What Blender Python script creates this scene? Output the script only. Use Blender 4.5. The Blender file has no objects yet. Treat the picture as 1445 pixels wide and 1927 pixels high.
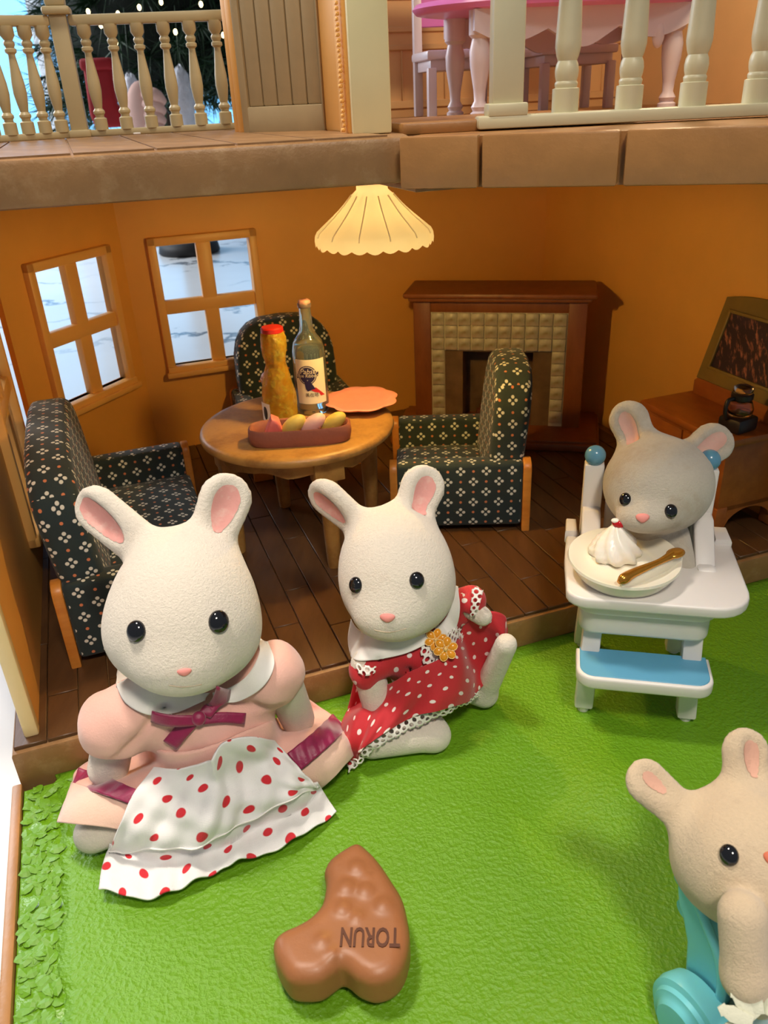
import bpy, bmesh, math, random
import numpy as np
from mathutils import Matrix, Vector
random.seed(7); rng = np.random.default_rng(7)
SC = bpy.context.scene
COL = SC.collection
PI = math.pi
# ---------------------------------------------------------------- camera (units: 1 = 10 cm)
W, HH, FPX = 1445, 1927, 1500.0
PITCH, ROLL, EYE = math.radians(27.5), math.radians(2.8), 1.45
FWD = np.array([0, math.cos(PITCH), -math.sin(PITCH)])
_r0 = np.array([1., 0, 0]); _u0 = np.cross(_r0, FWD)
RGT = _r0*math.cos(ROLL) - _u0*math.sin(ROLL)
UPV = _r0*math.sin(ROLL) + _u0*math.cos(ROLL)
CAM = np.array([0, 0, EYE])
cd = bpy.data.cameras.new('camera'); cam = bpy.data.objects.new('camera', cd); COL.objects.link(cam)
cd.sensor_fit = 'VERTICAL'; cd.sensor_height = 36; cd.sensor_width = 27; cd.lens = 36*FPX/HH
cd.clip_start = .05; cd.clip_end = 300
cd.dof.use_dof = True; cd.dof.focus_distance = 2.05; cd.dof.aperture_fstop = 5.0
cam.matrix_world = Matrix(((RGT[0], UPV[0], -FWD[0], CAM[0]), (RGT[1], UPV[1], -FWD[1], CAM[1]), (RGT[2], UPV[2], -FWD[2], CAM[2]), (0, 0, 0, 1)))
SC.camera = cam
SC.view_settings.view_transform = 'Standard'; SC.view_settings.look = 'None'
SC.view_settings.gamma = 1; SC.view_settings.use_curve_mapping = False
SC.view_settings.exposure = 0.0
# ---------------------------------------------------------------- world and lamps
wd = bpy.data.worlds.new('world'); SC.world = wd; wd.use_nodes = True
bg = wd.node_tree.nodes['Background']; bg.inputs[0].default_value = (.80, .90, 1, 1); bg.inputs[1].default_value = .20

def area(name, loc, target, size, power, color, size_y=None, spread=180):
    l = bpy.data.lights.new(name, 'AREA'); l.energy = power; l.spread = math.radians(spread); l.color = color; l.size = size
    if size_y: l.shape = 'RECTANGLE'; l.size_y = size_y
    o = bpy.data.objects.new(name, l); COL.objects.link(o); o.location = loc
    o.rotation_euler = (Vector(target)-Vector(loc)).to_track_quat('-Z', 'Y').to_euler()
    return o
area('ceiling_light', (-1.1, 1.75, 5.0), (-.75, 1.35, 0), .6, 30, (1, .90, .77), None, 70)
area('ceiling_light', (.75, -1.3, 4.6), (-.1, 1.0, 0), .7, 26, (1, .90, .76), None, 70)
area('daylight_window', (-9, 9.5, 5.5), (-1, 4.5, 0), 5, 1000, (.93, .96, 1.0))
def point(name, loc, power, color, r):
    l = bpy.data.lights.new(name, 'POINT'); l.energy = power; l.color = color; l.shadow_soft_size = r
    o = bpy.data.objects.new(name, l); COL.objects.link(o); o.location = loc; return o
point('upstairs_lamp_light', (.95, 2.75, 2.15), 24, (1, .76, .46), .08)
# ---------------------------------------------------------------- pixel / house frames
TH = math.radians(19)
UH = np.array([math.cos(TH), math.sin(TH), 0]); VH = np.array([-math.sin(TH), math.cos(TH), 0])
def ray(x, y): return FWD + RGT*(x-W/2)/FPX - UPV*(y-HH/2)/FPX
def P(x, y, d): return CAM + ray(x, y)*d
def PY(x, y, Y): r = ray(x, y); return CAM + r*(Y/r[1])
def PZ(x, y, z): r = ray(x, y); return CAM + r*((z-EYE)/r[2])
def HW(u, v, z=0.0): return UH*u + VH*v + np.array([0, 0, z])
def unit(v): v = np.asarray(v, float); return v/np.linalg.norm(v)
# ---------------------------------------------------------------- materials
def srgb(r, g, b):
    f = lambda c: (c/255/12.92) if c/255 <= .04045 else ((c/255+.055)/1.055)**2.4
    return (f(r), f(g), f(b), 1)
class NT:
    def __init__(s, name):
        s.m = bpy.data.materials.new(name); s.m.use_nodes = True; s.t = s.m.node_tree; s.n = s.t.nodes; s.l = s.t.links
        s.b = s.n['Principled BSDF']; s.out = s.n['Material Output']
    def set(s, sock, v):
        if hasattr(v, 'links'): s.l.new(v, sock)
        else: sock.default_value = v
    def N(s, typ, ins=(), out=0, **kw):
        n = s.n.new(typ)
        for k, v in kw.items(): setattr(n, k, v)
        for k, v in (ins.items() if isinstance(ins, dict) else enumerate(ins)): s.set(n.inputs[k], v)
        return n.outputs[out]
    def M(s, op, *a): return s.N('ShaderNodeMath', a, operation=op)
    def mix(s, f, a, b):
        n = s.n.new('ShaderNodeMix'); n.data_type = 'RGBA'
        s.set(n.inputs[0], f); s.set(n.inputs[6], a); s.set(n.inputs[7], b); return n.outputs[2]
    def co(s, which='Object'): return s.n.new('ShaderNodeTexCoord').outputs[which]
    def noise(s, scale, detail=4, co=None, rough=.55): return s.N('ShaderNodeTexNoise', {'Vector': co if co is not None else s.co(), 'Scale': scale, 'Detail': detail, 'Roughness': rough})
    def ramp(s, f, a, b, lo=0., hi=1.):
        n = s.n.new('ShaderNodeMapRange'); n.clamp = True
        s.set(n.inputs[0], f)
        for i, v in enumerate((a, b, lo, hi)): n.inputs[1+i].default_value = v
        return n.outputs[0]
    def bump(s, h, strength=.3, dist=.004):
        s.l.new(s.N('ShaderNodeBump', {'Height': h, 'Strength': strength, 'Distance': dist}), s.b.inputs['Normal'])
    def p(s, **kw):
        for k, v in kw.items(): s.set(s.b.inputs[k.replace('_', ' ')], v)
        return s
def simple(name, col, rough=.45, var=.10, vscale=9, bump=0., bscale=60, bdist=.003, sss=0., spec=.5, metal=0., dirt=None, sheen=0, co='Object'):
    t = NT(name); c = t.co(co)
    f = t.noise(vscale, 5, c)
    base = t.mix(t.ramp(f, .3, .7), tuple(x*(1-var) for x in col[:3])+(1,), tuple(min(1, x*(1+var)) for x in col[:3])+(1,))
    if dirt:
        f2 = t.noise(dirt[1], 6, c, .7); base = t.mix(t.ramp(f2, dirt[2], dirt[2]+.18, 0, dirt[3]), base, dirt[0])
    t.p(Base_Color=base, Roughness=rough, Metallic=metal, Specular_IOR_Level=spec)
    if sss: t.p(Subsurface_Weight=sss, Subsurface_Radius=(.03, .02, .01), Subsurface_Scale=.5)
    if sheen: t.p(Sheen_Weight=sheen, Sheen_Roughness=.5)
    if bump: t.bump(t.noise(bscale, 6, c, .65), bump, bdist)
    return t.m
def wood(name, c1, c2, rough=.45, scale=(14, 2, 14), bump=.15):
    t = NT(name); c = t.N('ShaderNodeMapping', {'Vector': t.co(), 'Scale': scale})
    f = t.noise(2.2, 8, c, .65); f2 = t.noise(1.5, 3)
    base = t.mix(t.ramp(f, .3, .7), c1, c2); base = t.mix(t.ramp(f2, .35, .7, 0, .35), base, tuple(x*.6 for x in c1[:3])+(1,))
    t.p(Base_Color=base, Roughness=rough); t.bump(f, bump, .004); return t.m
def lattice(t, uv, cx, cy, ox, oy, jit=0):
    s = t.N('ShaderNodeSeparateXYZ', [uv])
    x = s; y = s.node.outputs[1]
    fx = t.M('SUBTRACT', t.M('FRACT', t.M('ADD', t.M('DIVIDE', x, cx), ox)), .5)
    fy = t.M('SUBTRACT', t.M('FRACT', t.M('ADD', t.M('DIVIDE', y, cy), oy)), .5)
    return t.M('MULTIPLY', fx, cx), t.M('MULTIPLY', fy, cy)
def length2(t, a, b): return t.M('SQRT', t.M('ADD', t.M('MULTIPLY', a, a), t.M('MULTIPLY', b, b)))
def dots(name, base, dot, cx, cy, r, rough=.8, weave=700, sheen=.2):
    t = NT(name); uv = t.co('UV')
    w = t.N('ShaderNodeTexNoise', {'Vector': uv, 'Scale': 14, 'Detail': 1}, out=1)
    uvw = t.N('ShaderNodeVectorMath', [uv, t.N('ShaderNodeVectorMath', [w, (.02, .02, 0)], operation='MULTIPLY')], operation='ADD')
    a = lattice(t, uvw, cx, cy, 0, 0); b = lattice(t, uvw, cx, cy, .5, .5)
    d = t.M('MINIMUM', length2(t, *a), length2(t, *b))
    m = t.ramp(d, r*.88, r*1.08, 1, 0)
    f = t.noise(20, 4, uv)
    bb = t.mix(f, tuple(x*.9 for x in base[:3])+(1,), base)
    t.p(Base_Color=t.mix(m, bb, dot), Roughness=rough, Sheen_Weight=sheen)
    wx = t.N('ShaderNodeTexWave', {'Vector': uv, 'Scale': weave/6, 'Distortion': .6, 'Detail': 1}, out=1)
    wy = t.N('ShaderNodeTexWave', {'Vector': uv, 'Scale': weave/6, 'Distortion': .6, 'Detail': 1}, out=1, bands_direction='Y')
    t.bump(t.M('ADD', wx, wy), .25, .002); return t.m
def chair_fabric():
    t = NT('chair_fabric'); uv = t.co('UV'); cx, cy, d, r = .092, .082, .0112, .0058
    ms = None
    for o in (0, .5):
        x, y = lattice(t, uv, cx, cy, o, o); a = t.M('ABSOLUTE', x); b = t.M('ABSOLUTE', y)
        d1 = t.M('MINIMUM', length2(t, t.M('SUBTRACT', a, d), b), length2(t, a, t.M('SUBTRACT', b, d)))
        ms = d1 if ms is None else t.M('MINIMUM', ms, d1)
    white = t.ramp(ms, r*.85, r*1.1, 1, 0)
    o1 = length2(t, *lattice(t, uv, cx, cy, .5, 0)); o2 = length2(t, *lattice(t, uv, cx, cy, 0, .5))
    org = t.ramp(t.M('MINIMUM', o1, o2), .0042, .0056, 1, 0)
    base = t.mix(t.noise(8, 4, uv), srgb(22, 36, 38), srgb(38, 56, 58))
    c = t.mix(white, base, srgb(226, 224, 210)); c = t.mix(org, c, srgb(214, 128, 84))
    t.p(Base_Color=c, Roughness=.85, Sheen_Weight=.15); t.bump(t.noise(160, 3, uv), .2, .002); return t.m
def furmat(name, col, dirtcol, amt=.35, thr=.55):
    t = NT(name); c = t.co()
    f = t.noise(5, 5, c); f2 = t.noise(9, 6, c, .7); f3 = t.noise(150, 2, c)
    b = t.mix(t.ramp(f, .3, .7), tuple(x*.93 for x in col[:3])+(1,), col)
    b = t.mix(t.ramp(f2, thr, thr+.2, 0, amt), b, dirtcol)
    b = t.mix(t.ramp(f3, .3, .75, 0, .24), b, tuple(x*.72 for x in col[:3])+(1,))
    t.p(Base_Color=b, Roughness=.95, Sheen_Weight=.35, Sheen_Roughness=.6, Specular_IOR_Level=.1)
    t.bump(t.M('ADD', t.noise(170, 4, c, .75), t.M('MULTIPLY', t.noise(60, 3, c), .3)), .8, .0045); return t.m
def glass(name, col, rough=.03, ior=1.45, tw=1.0):
    t = NT(name); t.p(Base_Color=col, Roughness=rough, Transmission_Weight=tw, IOR=ior); return t
def emit(name, col, s):
    t = NT(name); t.p(Base_Color=col, Emission_Color=col, Emission_Strength=s, Roughness=.6); return t.m
# ---------------------------------------------------------------- objects
MW = {}
def T4(loc=(0, 0, 0), rz=0, rx=0, ry=0):
    return np.array(Matrix.Translation(Vector(tuple(float(q) for q in loc))) @ Matrix.Rotation(rz, 4, 'Z') @ Matrix.Rotation(ry, 4, 'Y') @ Matrix.Rotation(rx, 4, 'X'))
def mesh_of(name, V, F, mat=None, smooth=True, uv=None):
    me = bpy.data.meshes.new(name)
    me.from_pydata([tuple(map(float, v)) for v in V], [], [tuple(int(i) for i in f) for f in F])
    if smooth is True: me.polygons.foreach_set('use_smooth', [True]*len(me.polygons))
    if mat: me.materials.append(mat)
    if uv is not None:
        ul = me.uv_layers.new(name='UVMap'); li = np.empty(len(me.loops), int); me.loops.foreach_get('vertex_index', li)
        ul.data.foreach_set('uv', np.asarray(uv, np.float32)[li].ravel())
    me.update(); return me
def boxuv(me):
    ul = me.uv_layers.new(name='UVMap')
    for p in me.polygons:
        n = p.normal; a = max(range(3), key=lambda i: abs(n[i])); i, j = [(1, 2), (0, 2), (0, 1)][a]
        for li in p.loop_indices:
            c = me.vertices[me.loops[li].vertex_index].co; ul.data[li].uv = (c[i], c[j])
def empty(name, loc, rz=0, label=None, cat=None, group=None, rx=0, ry=0):
    o = bpy.data.objects.new(name, None); COL.objects.link(o); M = T4(loc, rz, rx, ry); o.matrix_world = Matrix(M.tolist()); MW[o] = M
    o.empty_display_size = .05
    return tag(o, label, cat, group)
def tag(o, label=None, cat=None, group=None, kind=None):
    for k, v in (('label', label), ('category', cat), ('group', group), ('kind', kind)):
        if v: o[k] = v
    return o
def mk(name, VF, mat, parent=None, local=False, smooth=True, uv=None, box=False, M=None, auto=None):
    """mesh object; world coordinates unless local (then in the parent's frame, or in M's for a top-level one)"""
    V, F = VF; V = np.asarray(V, float)
    if parent is not None:
        PM = MW[parent]
        if not local: Vh = np.c_[V, np.ones(len(V))] @ np.linalg.inv(PM).T; V = Vh[:, :3]
        c = V.mean(0) if not local else np.zeros(3)
        if not local: V = V - c
        L = T4(c); OM = PM @ L
    else:
        if M is not None: OM = M
        else:
            c = V.mean(0).copy(); c[2] = V[:, 2].min(); V = V - c; OM = T4(c)
        L = OM
    me = mesh_of(name, V, F, mat, smooth, uv)
    if box: boxuv(me)
    o = bpy.data.objects.new(name, me); COL.objects.link(o)
    if parent is not None: o.parent = parent
    o.matrix_basis = Matrix(np.asarray(L).tolist()); MW[o] = OM
    if auto:
        try: me.set_sharp_from_angle(angle=math.radians(auto))
        except Exception: pass
    return o
def copyobj(o, parent=None, M=None, label=None):
    c = o.copy(); COL.objects.link(c)
    if parent is not None: c.parent = parent
    if M is not None: c.matrix_basis = Matrix(np.asarray(M).tolist())
    PMx = MW[parent] if parent is not None else np.eye(4)
    MW[c] = PMx @ np.array(c.matrix_basis)
    if label: c['label'] = label
    return c
def copytree(o, parent=None, M=None, label=None):
    c = copyobj(o, parent, M, label)
    for ch in list(o.children): copytree(ch, c)
    return c
# ---------------------------------------------------------------- shapes -> (V, F)
def join(*vf):
    V, F, n = [], [], 0
    for v, f in vf:
        V.append(np.asarray(v, float)); F += [tuple(i+n for i in q) for q in f]; n += len(v)
    return np.vstack(V), F
def xf(vf, M): V = np.asarray(vf[0], float); return (np.c_[V, np.ones(len(V))] @ np.asarray(M).T)[:, :3], vf[1]
def mv(vf, d): return np.asarray(vf[0], float)+np.asarray(d, float), vf[1]
def frm(ax, ay, az, o=(0, 0, 0)):
    M = np.eye(4); M[:3, 0] = ax; M[:3, 1] = ay; M[:3, 2] = az; M[:3, 3] = o; return M
def bmvf(bm):
    bm.normal_update(); bm.verts.index_update(); r = np.array([v.co[:] for v in bm.verts]), [tuple(v.index for v in f.verts) for f in bm.faces]; bm.free(); return r
def box(x0, x1, y0, y1, z0, z1, bev=0., seg=2):
    bm = bmesh.new(); bmesh.ops.create_cube(bm, size=1)
    for v in bm.verts: v.co = Vector(((x0+x1)/2+v.co.x*(x1-x0), (y0+y1)/2+v.co.y*(y1-y0), (z0+z1)/2+v.co.z*(z1-z0)))
    if bev: bmesh.ops.bevel(bm, geom=bm.edges[:], offset=bev, segments=seg, affect='EDGES', profile=.5, clamp_overlap=True)
    return bmvf(bm)
def prism(poly, z0, z1, bev=0., seg=2, both=True):
    bm = bmesh.new(); vs = [bm.verts.new((float(p[0]), float(p[1]), z0)) for p in poly]; f = bm.faces.new(vs)
    r = bmesh.ops.extrude_face_region(bm, geom=[f]); 
    for v in r['geom']:
        if isinstance(v, bmesh.types.BMVert): v.co.z = z1
    bmesh.ops.recalc_face_normals(bm, faces=bm.faces[:])
    if bev:
        es = [e for e in bm.edges if abs(e.verts[0].co.z-e.verts[1].co.z) < 1e-7 and (both or e.verts[0].co.z == z1)]
        bmesh.ops.bevel(bm, geom=es, offset=bev, segments=seg, affect='EDGES', profile=.5, clamp_overlap=True)
    return bmvf(bm)
XZ = lambda o=(0, 0, 0): frm((1, 0, 0), (0, 0, 1), (0, -1, 0), o)      # prism drawn in x-z, extruded towards -y
YZ = lambda o=(0, 0, 0): frm((0, 1, 0), (0, 0, 1), (1, 0, 0), o)      # prism drawn in y-z, extruded towards +x
def lathe(prof, n=32, cap=True, rf=None):
    V, F = [], []; m = len(prof)
    for i, (r, z) in enumerate(prof):
        for k in range(n):
            a = 2*PI*k/n; q = r*(rf(a, i) if rf else 1); V.append((q*math.cos(a), q*math.sin(a), z))
    for i in range(m-1):
        for k in range(n): F.append((i*n+k, i*n+(k+1) % n, (i+1)*n+(k+1) % n, (i+1)*n+k))
    if cap: F.append(tuple(range(n))[::-1]); F.append(tuple(range((m-1)*n, m*n)))
    return np.array(V), F
def smoothpath(pts, n):
    pts = np.asarray(pts, float); m = len(pts); E = np.vstack([2*pts[0]-pts[1], pts, 2*pts[-1]-pts[-2]]); out = []
    for t in np.linspace(0, m-1, n):
        i = min(int(t), m-2); f = t-i; a, b, c, d = E[i], E[i+1], E[i+2], E[i+3]
        out.append(.5*((2*b)+(-a+c)*f+(2*a-5*b+4*c-d)*f*f+(-a+3*b-3*c+d)*f**3))
    return np.array(out)
def closedpath(pts, n):
    pts = np.asarray(pts, float); m = len(pts); out = []
    for t in np.arange(n)*m/n:
        i = int(t); f = t-i; a, b, c, d = (pts[(i+k) % m] for k in (-1, 0, 1, 2))
        out.append(.5*((2*b)+(-a+c)*f+(2*a-5*b+4*c-d)*f*f+(-a+3*b-3*c+d)*f**3))
    return np.array(out)
def tube(pts, r, n=12, res=None):
    pts = np.asarray(pts, float)
    if res: 
        rr = np.asarray(r if np.ndim(r) else [r]*len(pts), float); q = smoothpath(np.c_[pts, rr], res); pts, r = q[:, :3], q[:, 3]
    r = np.asarray(r if np.ndim(r) else [r]*len(pts), float); V, F = [], []; m = len(pts); up = None
    for i in range(m):
        t = unit(pts[min(i+1, m-1)]-pts[max(i-1, 0)])
        if up is None: up = np.array([0, 0, 1.]) if abs(t[2]) < .9 else np.array([1., 0, 0])
        a = unit(np.cross(up, t)); b = np.cross(t, a); up = b
        for k in range(n): V.append(pts[i]+r[i]*(a*math.cos(2*PI*k/n)+b*math.sin(2*PI*k/n)))
    for i in range(m-1):
        for k in range(n): F.append((i*n+k, i*n+(k+1) % n, (i+1)*n+(k+1) % n, (i+1)*n+k))
    F.append(tuple(range(n))[::-1]); F.append(tuple(range((m-1)*n, m*n)))
    return np.array(V), F
def ball(r=1, n=20, m=12, sc=(1, 1, 1)):
    return lathe([(max(1e-4, r*math.sin(PI*i/m)), -r*math.cos(PI*i/m)) for i in range(m+1)], n)[0]*np.array(sc), lathe([(1, 0)]*(m+1), n)[1]
def sheet(rows, nu, nv, thick=.006, ripple=None, closed=False):
    rows = [smoothpath(r, nu) for r in rows]; A = np.array(rows)
    G = np.array([smoothpath(A[:, j], nv) for j in range(nu)]).transpose(1, 0, 2)      # nv x nu x 3
    du = np.gradient(G, axis=1); dv = np.gradient(G, axis=0); N = np.cross(du, dv); N /= np.linalg.norm(N, axis=2, keepdims=True)+1e-9
    if (N*(CAM-G)).sum() < 0: N = -N
    U = np.r_[0, np.cumsum(np.linalg.norm(np.diff(G, axis=1), axis=2).mean(0))]; Vv = np.r_[0, np.cumsum(np.linalg.norm(np.diff(G, axis=0), axis=2).mean(1))]
    if ripple is not None:
        uu, vv = np.meshgrid(np.linspace(0, 1, nu), np.linspace(0, 1, nv)); G = G+N*ripple(uu, vv)[..., None]
        du = np.gradient(G, axis=1); dv = np.gradient(G, axis=0); N2 = np.cross(du, dv); N2 /= np.linalg.norm(N2, axis=2, keepdims=True)+1e-9
        N = N2*np.sign((N2*N).sum(2, keepdims=True))
    return gridsheet(G, N, U, Vv, nu, nv, thick)
def gridsheet(G, N, U, Vv, nu, nv, thick):
    V = np.vstack([(G+N*thick/2).reshape(-1, 3), (G-N*thick/2).reshape(-1, 3)])
    uu, vv = np.meshgrid(U, Vv); uv = np.c_[uu.ravel(), vv.ravel()]; uv = np.vstack([uv, uv])
    q = nu*nv; F = []
    I = lambda i, j: i*nu+j
    for i in range(nv-1):
        for j in range(nu-1):
            f = (I(i, j), I(i, j+1), I(i+1, j+1), I(i+1, j)); F.append(f); F.append(tuple(k+q for k in f[::-1]))
    ring = [I(0, j) for j in range(nu)]+[I(i, nu-1) for i in range(1, nv)]+[I(nv-1, j) for j in range(nu-2, -1, -1)]+[I(i, 0) for i in range(nv-2, 0, -1)]
    for a, b in zip(ring, ring[1:]+ring[:1]): F.append((a, a+q, b+q, b))
    # face orientation
    a, b, c = V[F[0][0]], V[F[0][1]], V[F[0][2]]
    if np.dot(np.cross(b-a, c-a), N[0, 0]) < 0: F = [f[::-1] for f in F]
    return (V, F), uv
def drapesheet(S, rows, nu, nv, off, thick=.005, ripple=None, taut=10, blur=2, ground=-.106):
    """cloth laid over the sculpted shape S: a grid of sight lines is dropped on S and the ground, then pulled taut"""
    A = np.array([smoothpath(np.asarray(r_, float), nu) for r_ in rows]); px = np.array([smoothpath(A[:, j], nv) for j in range(nu)]).transpose(1, 0, 2)
    Q = S.march(px.reshape(-1, 2), ground, ymax=1.775); D_ = Q-CAM; t = np.linalg.norm(D_, axis=1); D_ = (D_/t[:, None]).reshape(nv, nu, 3); t = t.reshape(nv, nu)
    def bl(a): p = np.pad(a, 1, mode='edge'); return (p[1:-1, 1:-1]*2+p[:-2, 1:-1]+p[2:, 1:-1]+p[1:-1, :-2]+p[1:-1, 2:])/6
    for _ in range(taut): t = np.minimum(t, bl(t))
    for _ in range(blur): t = bl(t)
    G = CAM+D_*(t-off)[..., None]
    def nrm(): 
        N = np.cross(np.gradient(G, axis=1), np.gradient(G, axis=0)); N /= np.linalg.norm(N, axis=2, keepdims=True)+1e-9; return N*np.sign((N*(CAM-G)).sum(2, keepdims=True))
    N = nrm(); U = np.r_[0, np.cumsum(np.linalg.norm(np.diff(G, axis=1), axis=2).mean(0))]; Vv = np.r_[0, np.cumsum(np.linalg.norm(np.diff(G, axis=0), axis=2).mean(1))]
    if ripple is not None:
        uu, vv = np.meshgrid(np.linspace(0, 1, nu), np.linspace(0, 1, nv)); G = G+N*ripple(uu, vv)[..., None]; N = nrm()
    vf, uv = gridsheet(G, N, U, Vv, nu, nv, thick); return vf, uv, G
# ---------------------------------------------------------------- signed-distance sculpting
class Sdf:
    def __init__(s): s.p = []; s.lo = []; s.hi = []
    def add(s, fn, c, R, k=.02, op='u'):
        s.p.append((fn, k, op))
        if op == 'u': s.lo.append(np.asarray(c)-R); s.hi.append(np.asarray(c)+R)
        return s
    def ell(s, c, R, r, k=.02, op='u'):
        c = np.asarray(c, float); R = np.asarray(R, float); r = np.asarray(r, float)
        def fn(p):
            q = (p-c) @ R.T; k0 = np.sqrt(((q/r)**2).sum(1)); k1 = np.sqrt(((q/r**2)**2).sum(1))+1e-9
            return k0*(k0-1)/k1
        return s.add(fn, c, r.max(), k, op)
    def cap(s, a, b, ra, rb, k=.02, op='u', flat=None):
        a = np.asarray(a, float); b = np.asarray(b, float); ba = b-a; L = ba @ ba
        def fn(p):
            if flat is not None:
                n, f = flat; p = p+np.outer((p-a) @ n, n)*(f-1)
            h = np.clip((p-a) @ ba/L, 0, 1); d = np.linalg.norm(p-a-h[:, None]*ba, axis=1)-(ra+(rb-ra)*h)
            return d/(flat[1] if flat is not None else 1)
        s.add(fn, (a+b)/2, math.sqrt(L)/2+max(ra, rb), k, op); return s
    def __call__(s, p):
        d = None
        for fn, k, op in s.p:
            e = fn(p)
            if d is None: d = e; continue
            if op == 'u': h = np.clip(.5+.5*(d-e)/k, 0, 1); d = d*(1-h)+e*h-k*h*(1-h)
            else: h = np.clip(.5-.5*(d+e)/k, 0, 1); d = d*(1-h)-e*h+k*h*(1-h)
        return d
    def march(s, px, ground=None, tmin=.8, off=0., ymax=None):
        px = np.asarray(px, float).reshape(-1, 2); R = np.array([ray(x, y) for x, y in px]); L = np.linalg.norm(R, axis=1); R = R/L[:, None]
        t = np.full(len(px), tmin)
        for _ in range(160): 
            d = s(CAM+R*t[:, None]); t = t+np.clip(d*.6, -.02, .1)
        if ground is not None:
            tg = (ground-EYE)/R[:, 2]; t = np.minimum(t, np.where(tg > 0, tg, 1e9))
        if ymax is not None: t = np.minimum(t, ymax/R[:, 1])
        return CAM+R*(t-off)[:, None]
    def grad(s, p, e=.002):
        p = np.atleast_2d(p); g = np.stack([s(p+np.eye(3)[i]*e)-s(p-np.eye(3)[i]*e) for i in range(3)], 1)
        return g/(np.linalg.norm(g, axis=1, keepdims=True)+1e-9)
    def mesh(s, h=.009):
        lo = np.min(s.lo, 0)-3*h; hi = np.max(s.hi, 0)+3*h; n = np.ceil((hi-lo)/h).astype(int)
        ax = [lo[i]+h*np.arange(n[i]) for i in range(3)]
        g = np.empty(n, np.float32)
        for i in range(n[0]):
            yy, zz = np.meshgrid(ax[1], ax[2], indexing='ij'); g[i] = s(np.c_[np.full(yy.size, ax[0][i]), yy.ravel(), zz.ravel()]).reshape(n[1], n[2])
        return surfnets(g, lo, h)
def surfnets(g, lo, h):
    s = g < 0; n = np.array(g.shape); c = np.array([[i, j, k] for i in (0, 1) for j in (0, 1) for k in (0, 1)])
    cnt = sum(s[i:n[0]-1+i, j:n[1]-1+j, k:n[2]-1+k].astype(np.int8) for i, j, k in c)
    cells = np.argwhere((cnt > 0) & (cnt < 8)); idx = -np.ones(n-1, int); idx[tuple(cells.T)] = np.arange(len(cells))
    vals = np.stack([g[tuple((cells+q).T)] for q in c], 1); P0 = np.zeros((len(cells), 3)); w = np.zeros(len(cells))
    for a in range(8):
        for b in range(a+1, 8):
            if abs(c[a]-c[b]).sum() != 1: continue
            va, vb = vals[:, a], vals[:, b]; m = (va < 0) != (vb < 0); t = np.where(m, va/(va-vb+1e-20), 0)
            P0 += np.where(m[:, None], c[a]+t[:, None]*(c[b]-c[a]), 0); w += m
    V = lo+h*(cells+P0/w[:, None]); F = []
    for d in range(3):
        e = np.eye(3, dtype=int); u, v = [i for i in range(3) if i != d]
        A = np.argwhere(np.take(s, range(n[d]-1), d) != np.take(s, range(1, n[d]), d))
        A = A[(A[:, u] > 0) & (A[:, v] > 0) & (A[:, u] < n[u]-1) & (A[:, v] < n[v]-1)]
        ins = s[tuple(A.T)]; q = np.stack([idx[tuple((A-e[u]*i-e[v]*j).T)] for i, j in ((1, 1), (0, 1), (0, 0), (1, 0))], 1)
        flip = ins if d != 1 else ~ins
        q[~flip] = q[~flip][:, ::-1]; F.append(q)
    return V, [tuple(f) for f in np.vstack(F)]
def viewframe(x, y, d):
    c = P(x, y, d); n = unit(CAM-c); r = unit(RGT-n*(RGT @ n)); return c, r, np.cross(n, r), n, d/FPX
# ---------------------------------------------------------------- palette
M_winf = simple('light_orange_window_plastic', srgb(244, 186, 106), .4, .03, 6, .06, 120, .002, sss=.1)
M_wall = simple('orange_wall_plastic', srgb(240, 174, 84), .5, .04, 5, .12, 140, .002)
M_beige = simple('cream_plastic', srgb(238, 214, 158), .45, .03, 6, .06, 120, .002)
M_brown = simple('brown_moulded_plastic', srgb(146, 106, 64), .42, .16, 7, .35, 26, .006, dirt=(srgb(176, 140, 98), 15, .5, .5))
M_brown2 = simple('brown_balcony_plastic', srgb(164, 114, 62), .4, .12, 9, .3, 30, .005)
M_floor = wood('dark_plank', srgb(76, 49, 27), srgb(104, 70, 40), .38, (9, 1.6, 9), .25)
M_rail = simple('ivory_railing_plastic', srgb(192, 174, 132), .42, .05, 8, .08, 70, .002)
M_railR = simple('pale_olive_railing_plastic', srgb(212, 204, 168), .4, .05, 6, .08, 70, .002)
M_shut = simple('taupe_shutter_plastic', srgb(172, 150, 112), .45, .07, 8, .2, 45, .003)
M_grass = None
def lawnmat():
    t = NT('green_lawn_plastic'); c = t.co()
    f = t.noise(3, 4, c); w1 = t.noise(64, 5, c, .62); w2 = t.N('ShaderNodeTexVoronoi', {'Vector': t.N('ShaderNodeVectorMath', [c, t.N('ShaderNodeVectorMath', [t.N('ShaderNodeTexNoise', {'Vector': c, 'Scale': 40, 'Detail': 3}, out=1), (.02, .02, .02)], operation='MULTIPLY')], operation='ADD'), 'Scale': 92})
    t.p(Base_Color=t.mix(f, srgb(92, 142, 16), srgb(112, 162, 26)), Roughness=.42, Specular_IOR_Level=.45)
    t.bump(t.M('ADD', w1, t.M('MULTIPLY', w2, .55)), .8, .0055); return t.m
M_lawn = lawnmat()
def leafmat():
    t = NT('green_leaf_border_plastic'); c = t.co()
    v = t.N('ShaderNodeTexVoronoi', {'Vector': t.N('ShaderNodeMapping', {'Vector': c, 'Scale': (30, 22, 30)}), 'Scale': 1.0}); w = t.noise(60, 3, c)
    t.p(Base_Color=t.mix(t.noise(6, 3, c), srgb(92, 142, 16), srgb(112, 162, 26)), Roughness=.35)
    t.bump(t.M('ADD', v, t.M('MULTIPLY', w, .4)), .9, .012); return t.m
M_leaf = leafmat()
M_wood = wood('honey_wood_plastic', srgb(176, 112, 44), srgb(206, 142, 66), .42, (12, 3, 12), .08)
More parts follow.
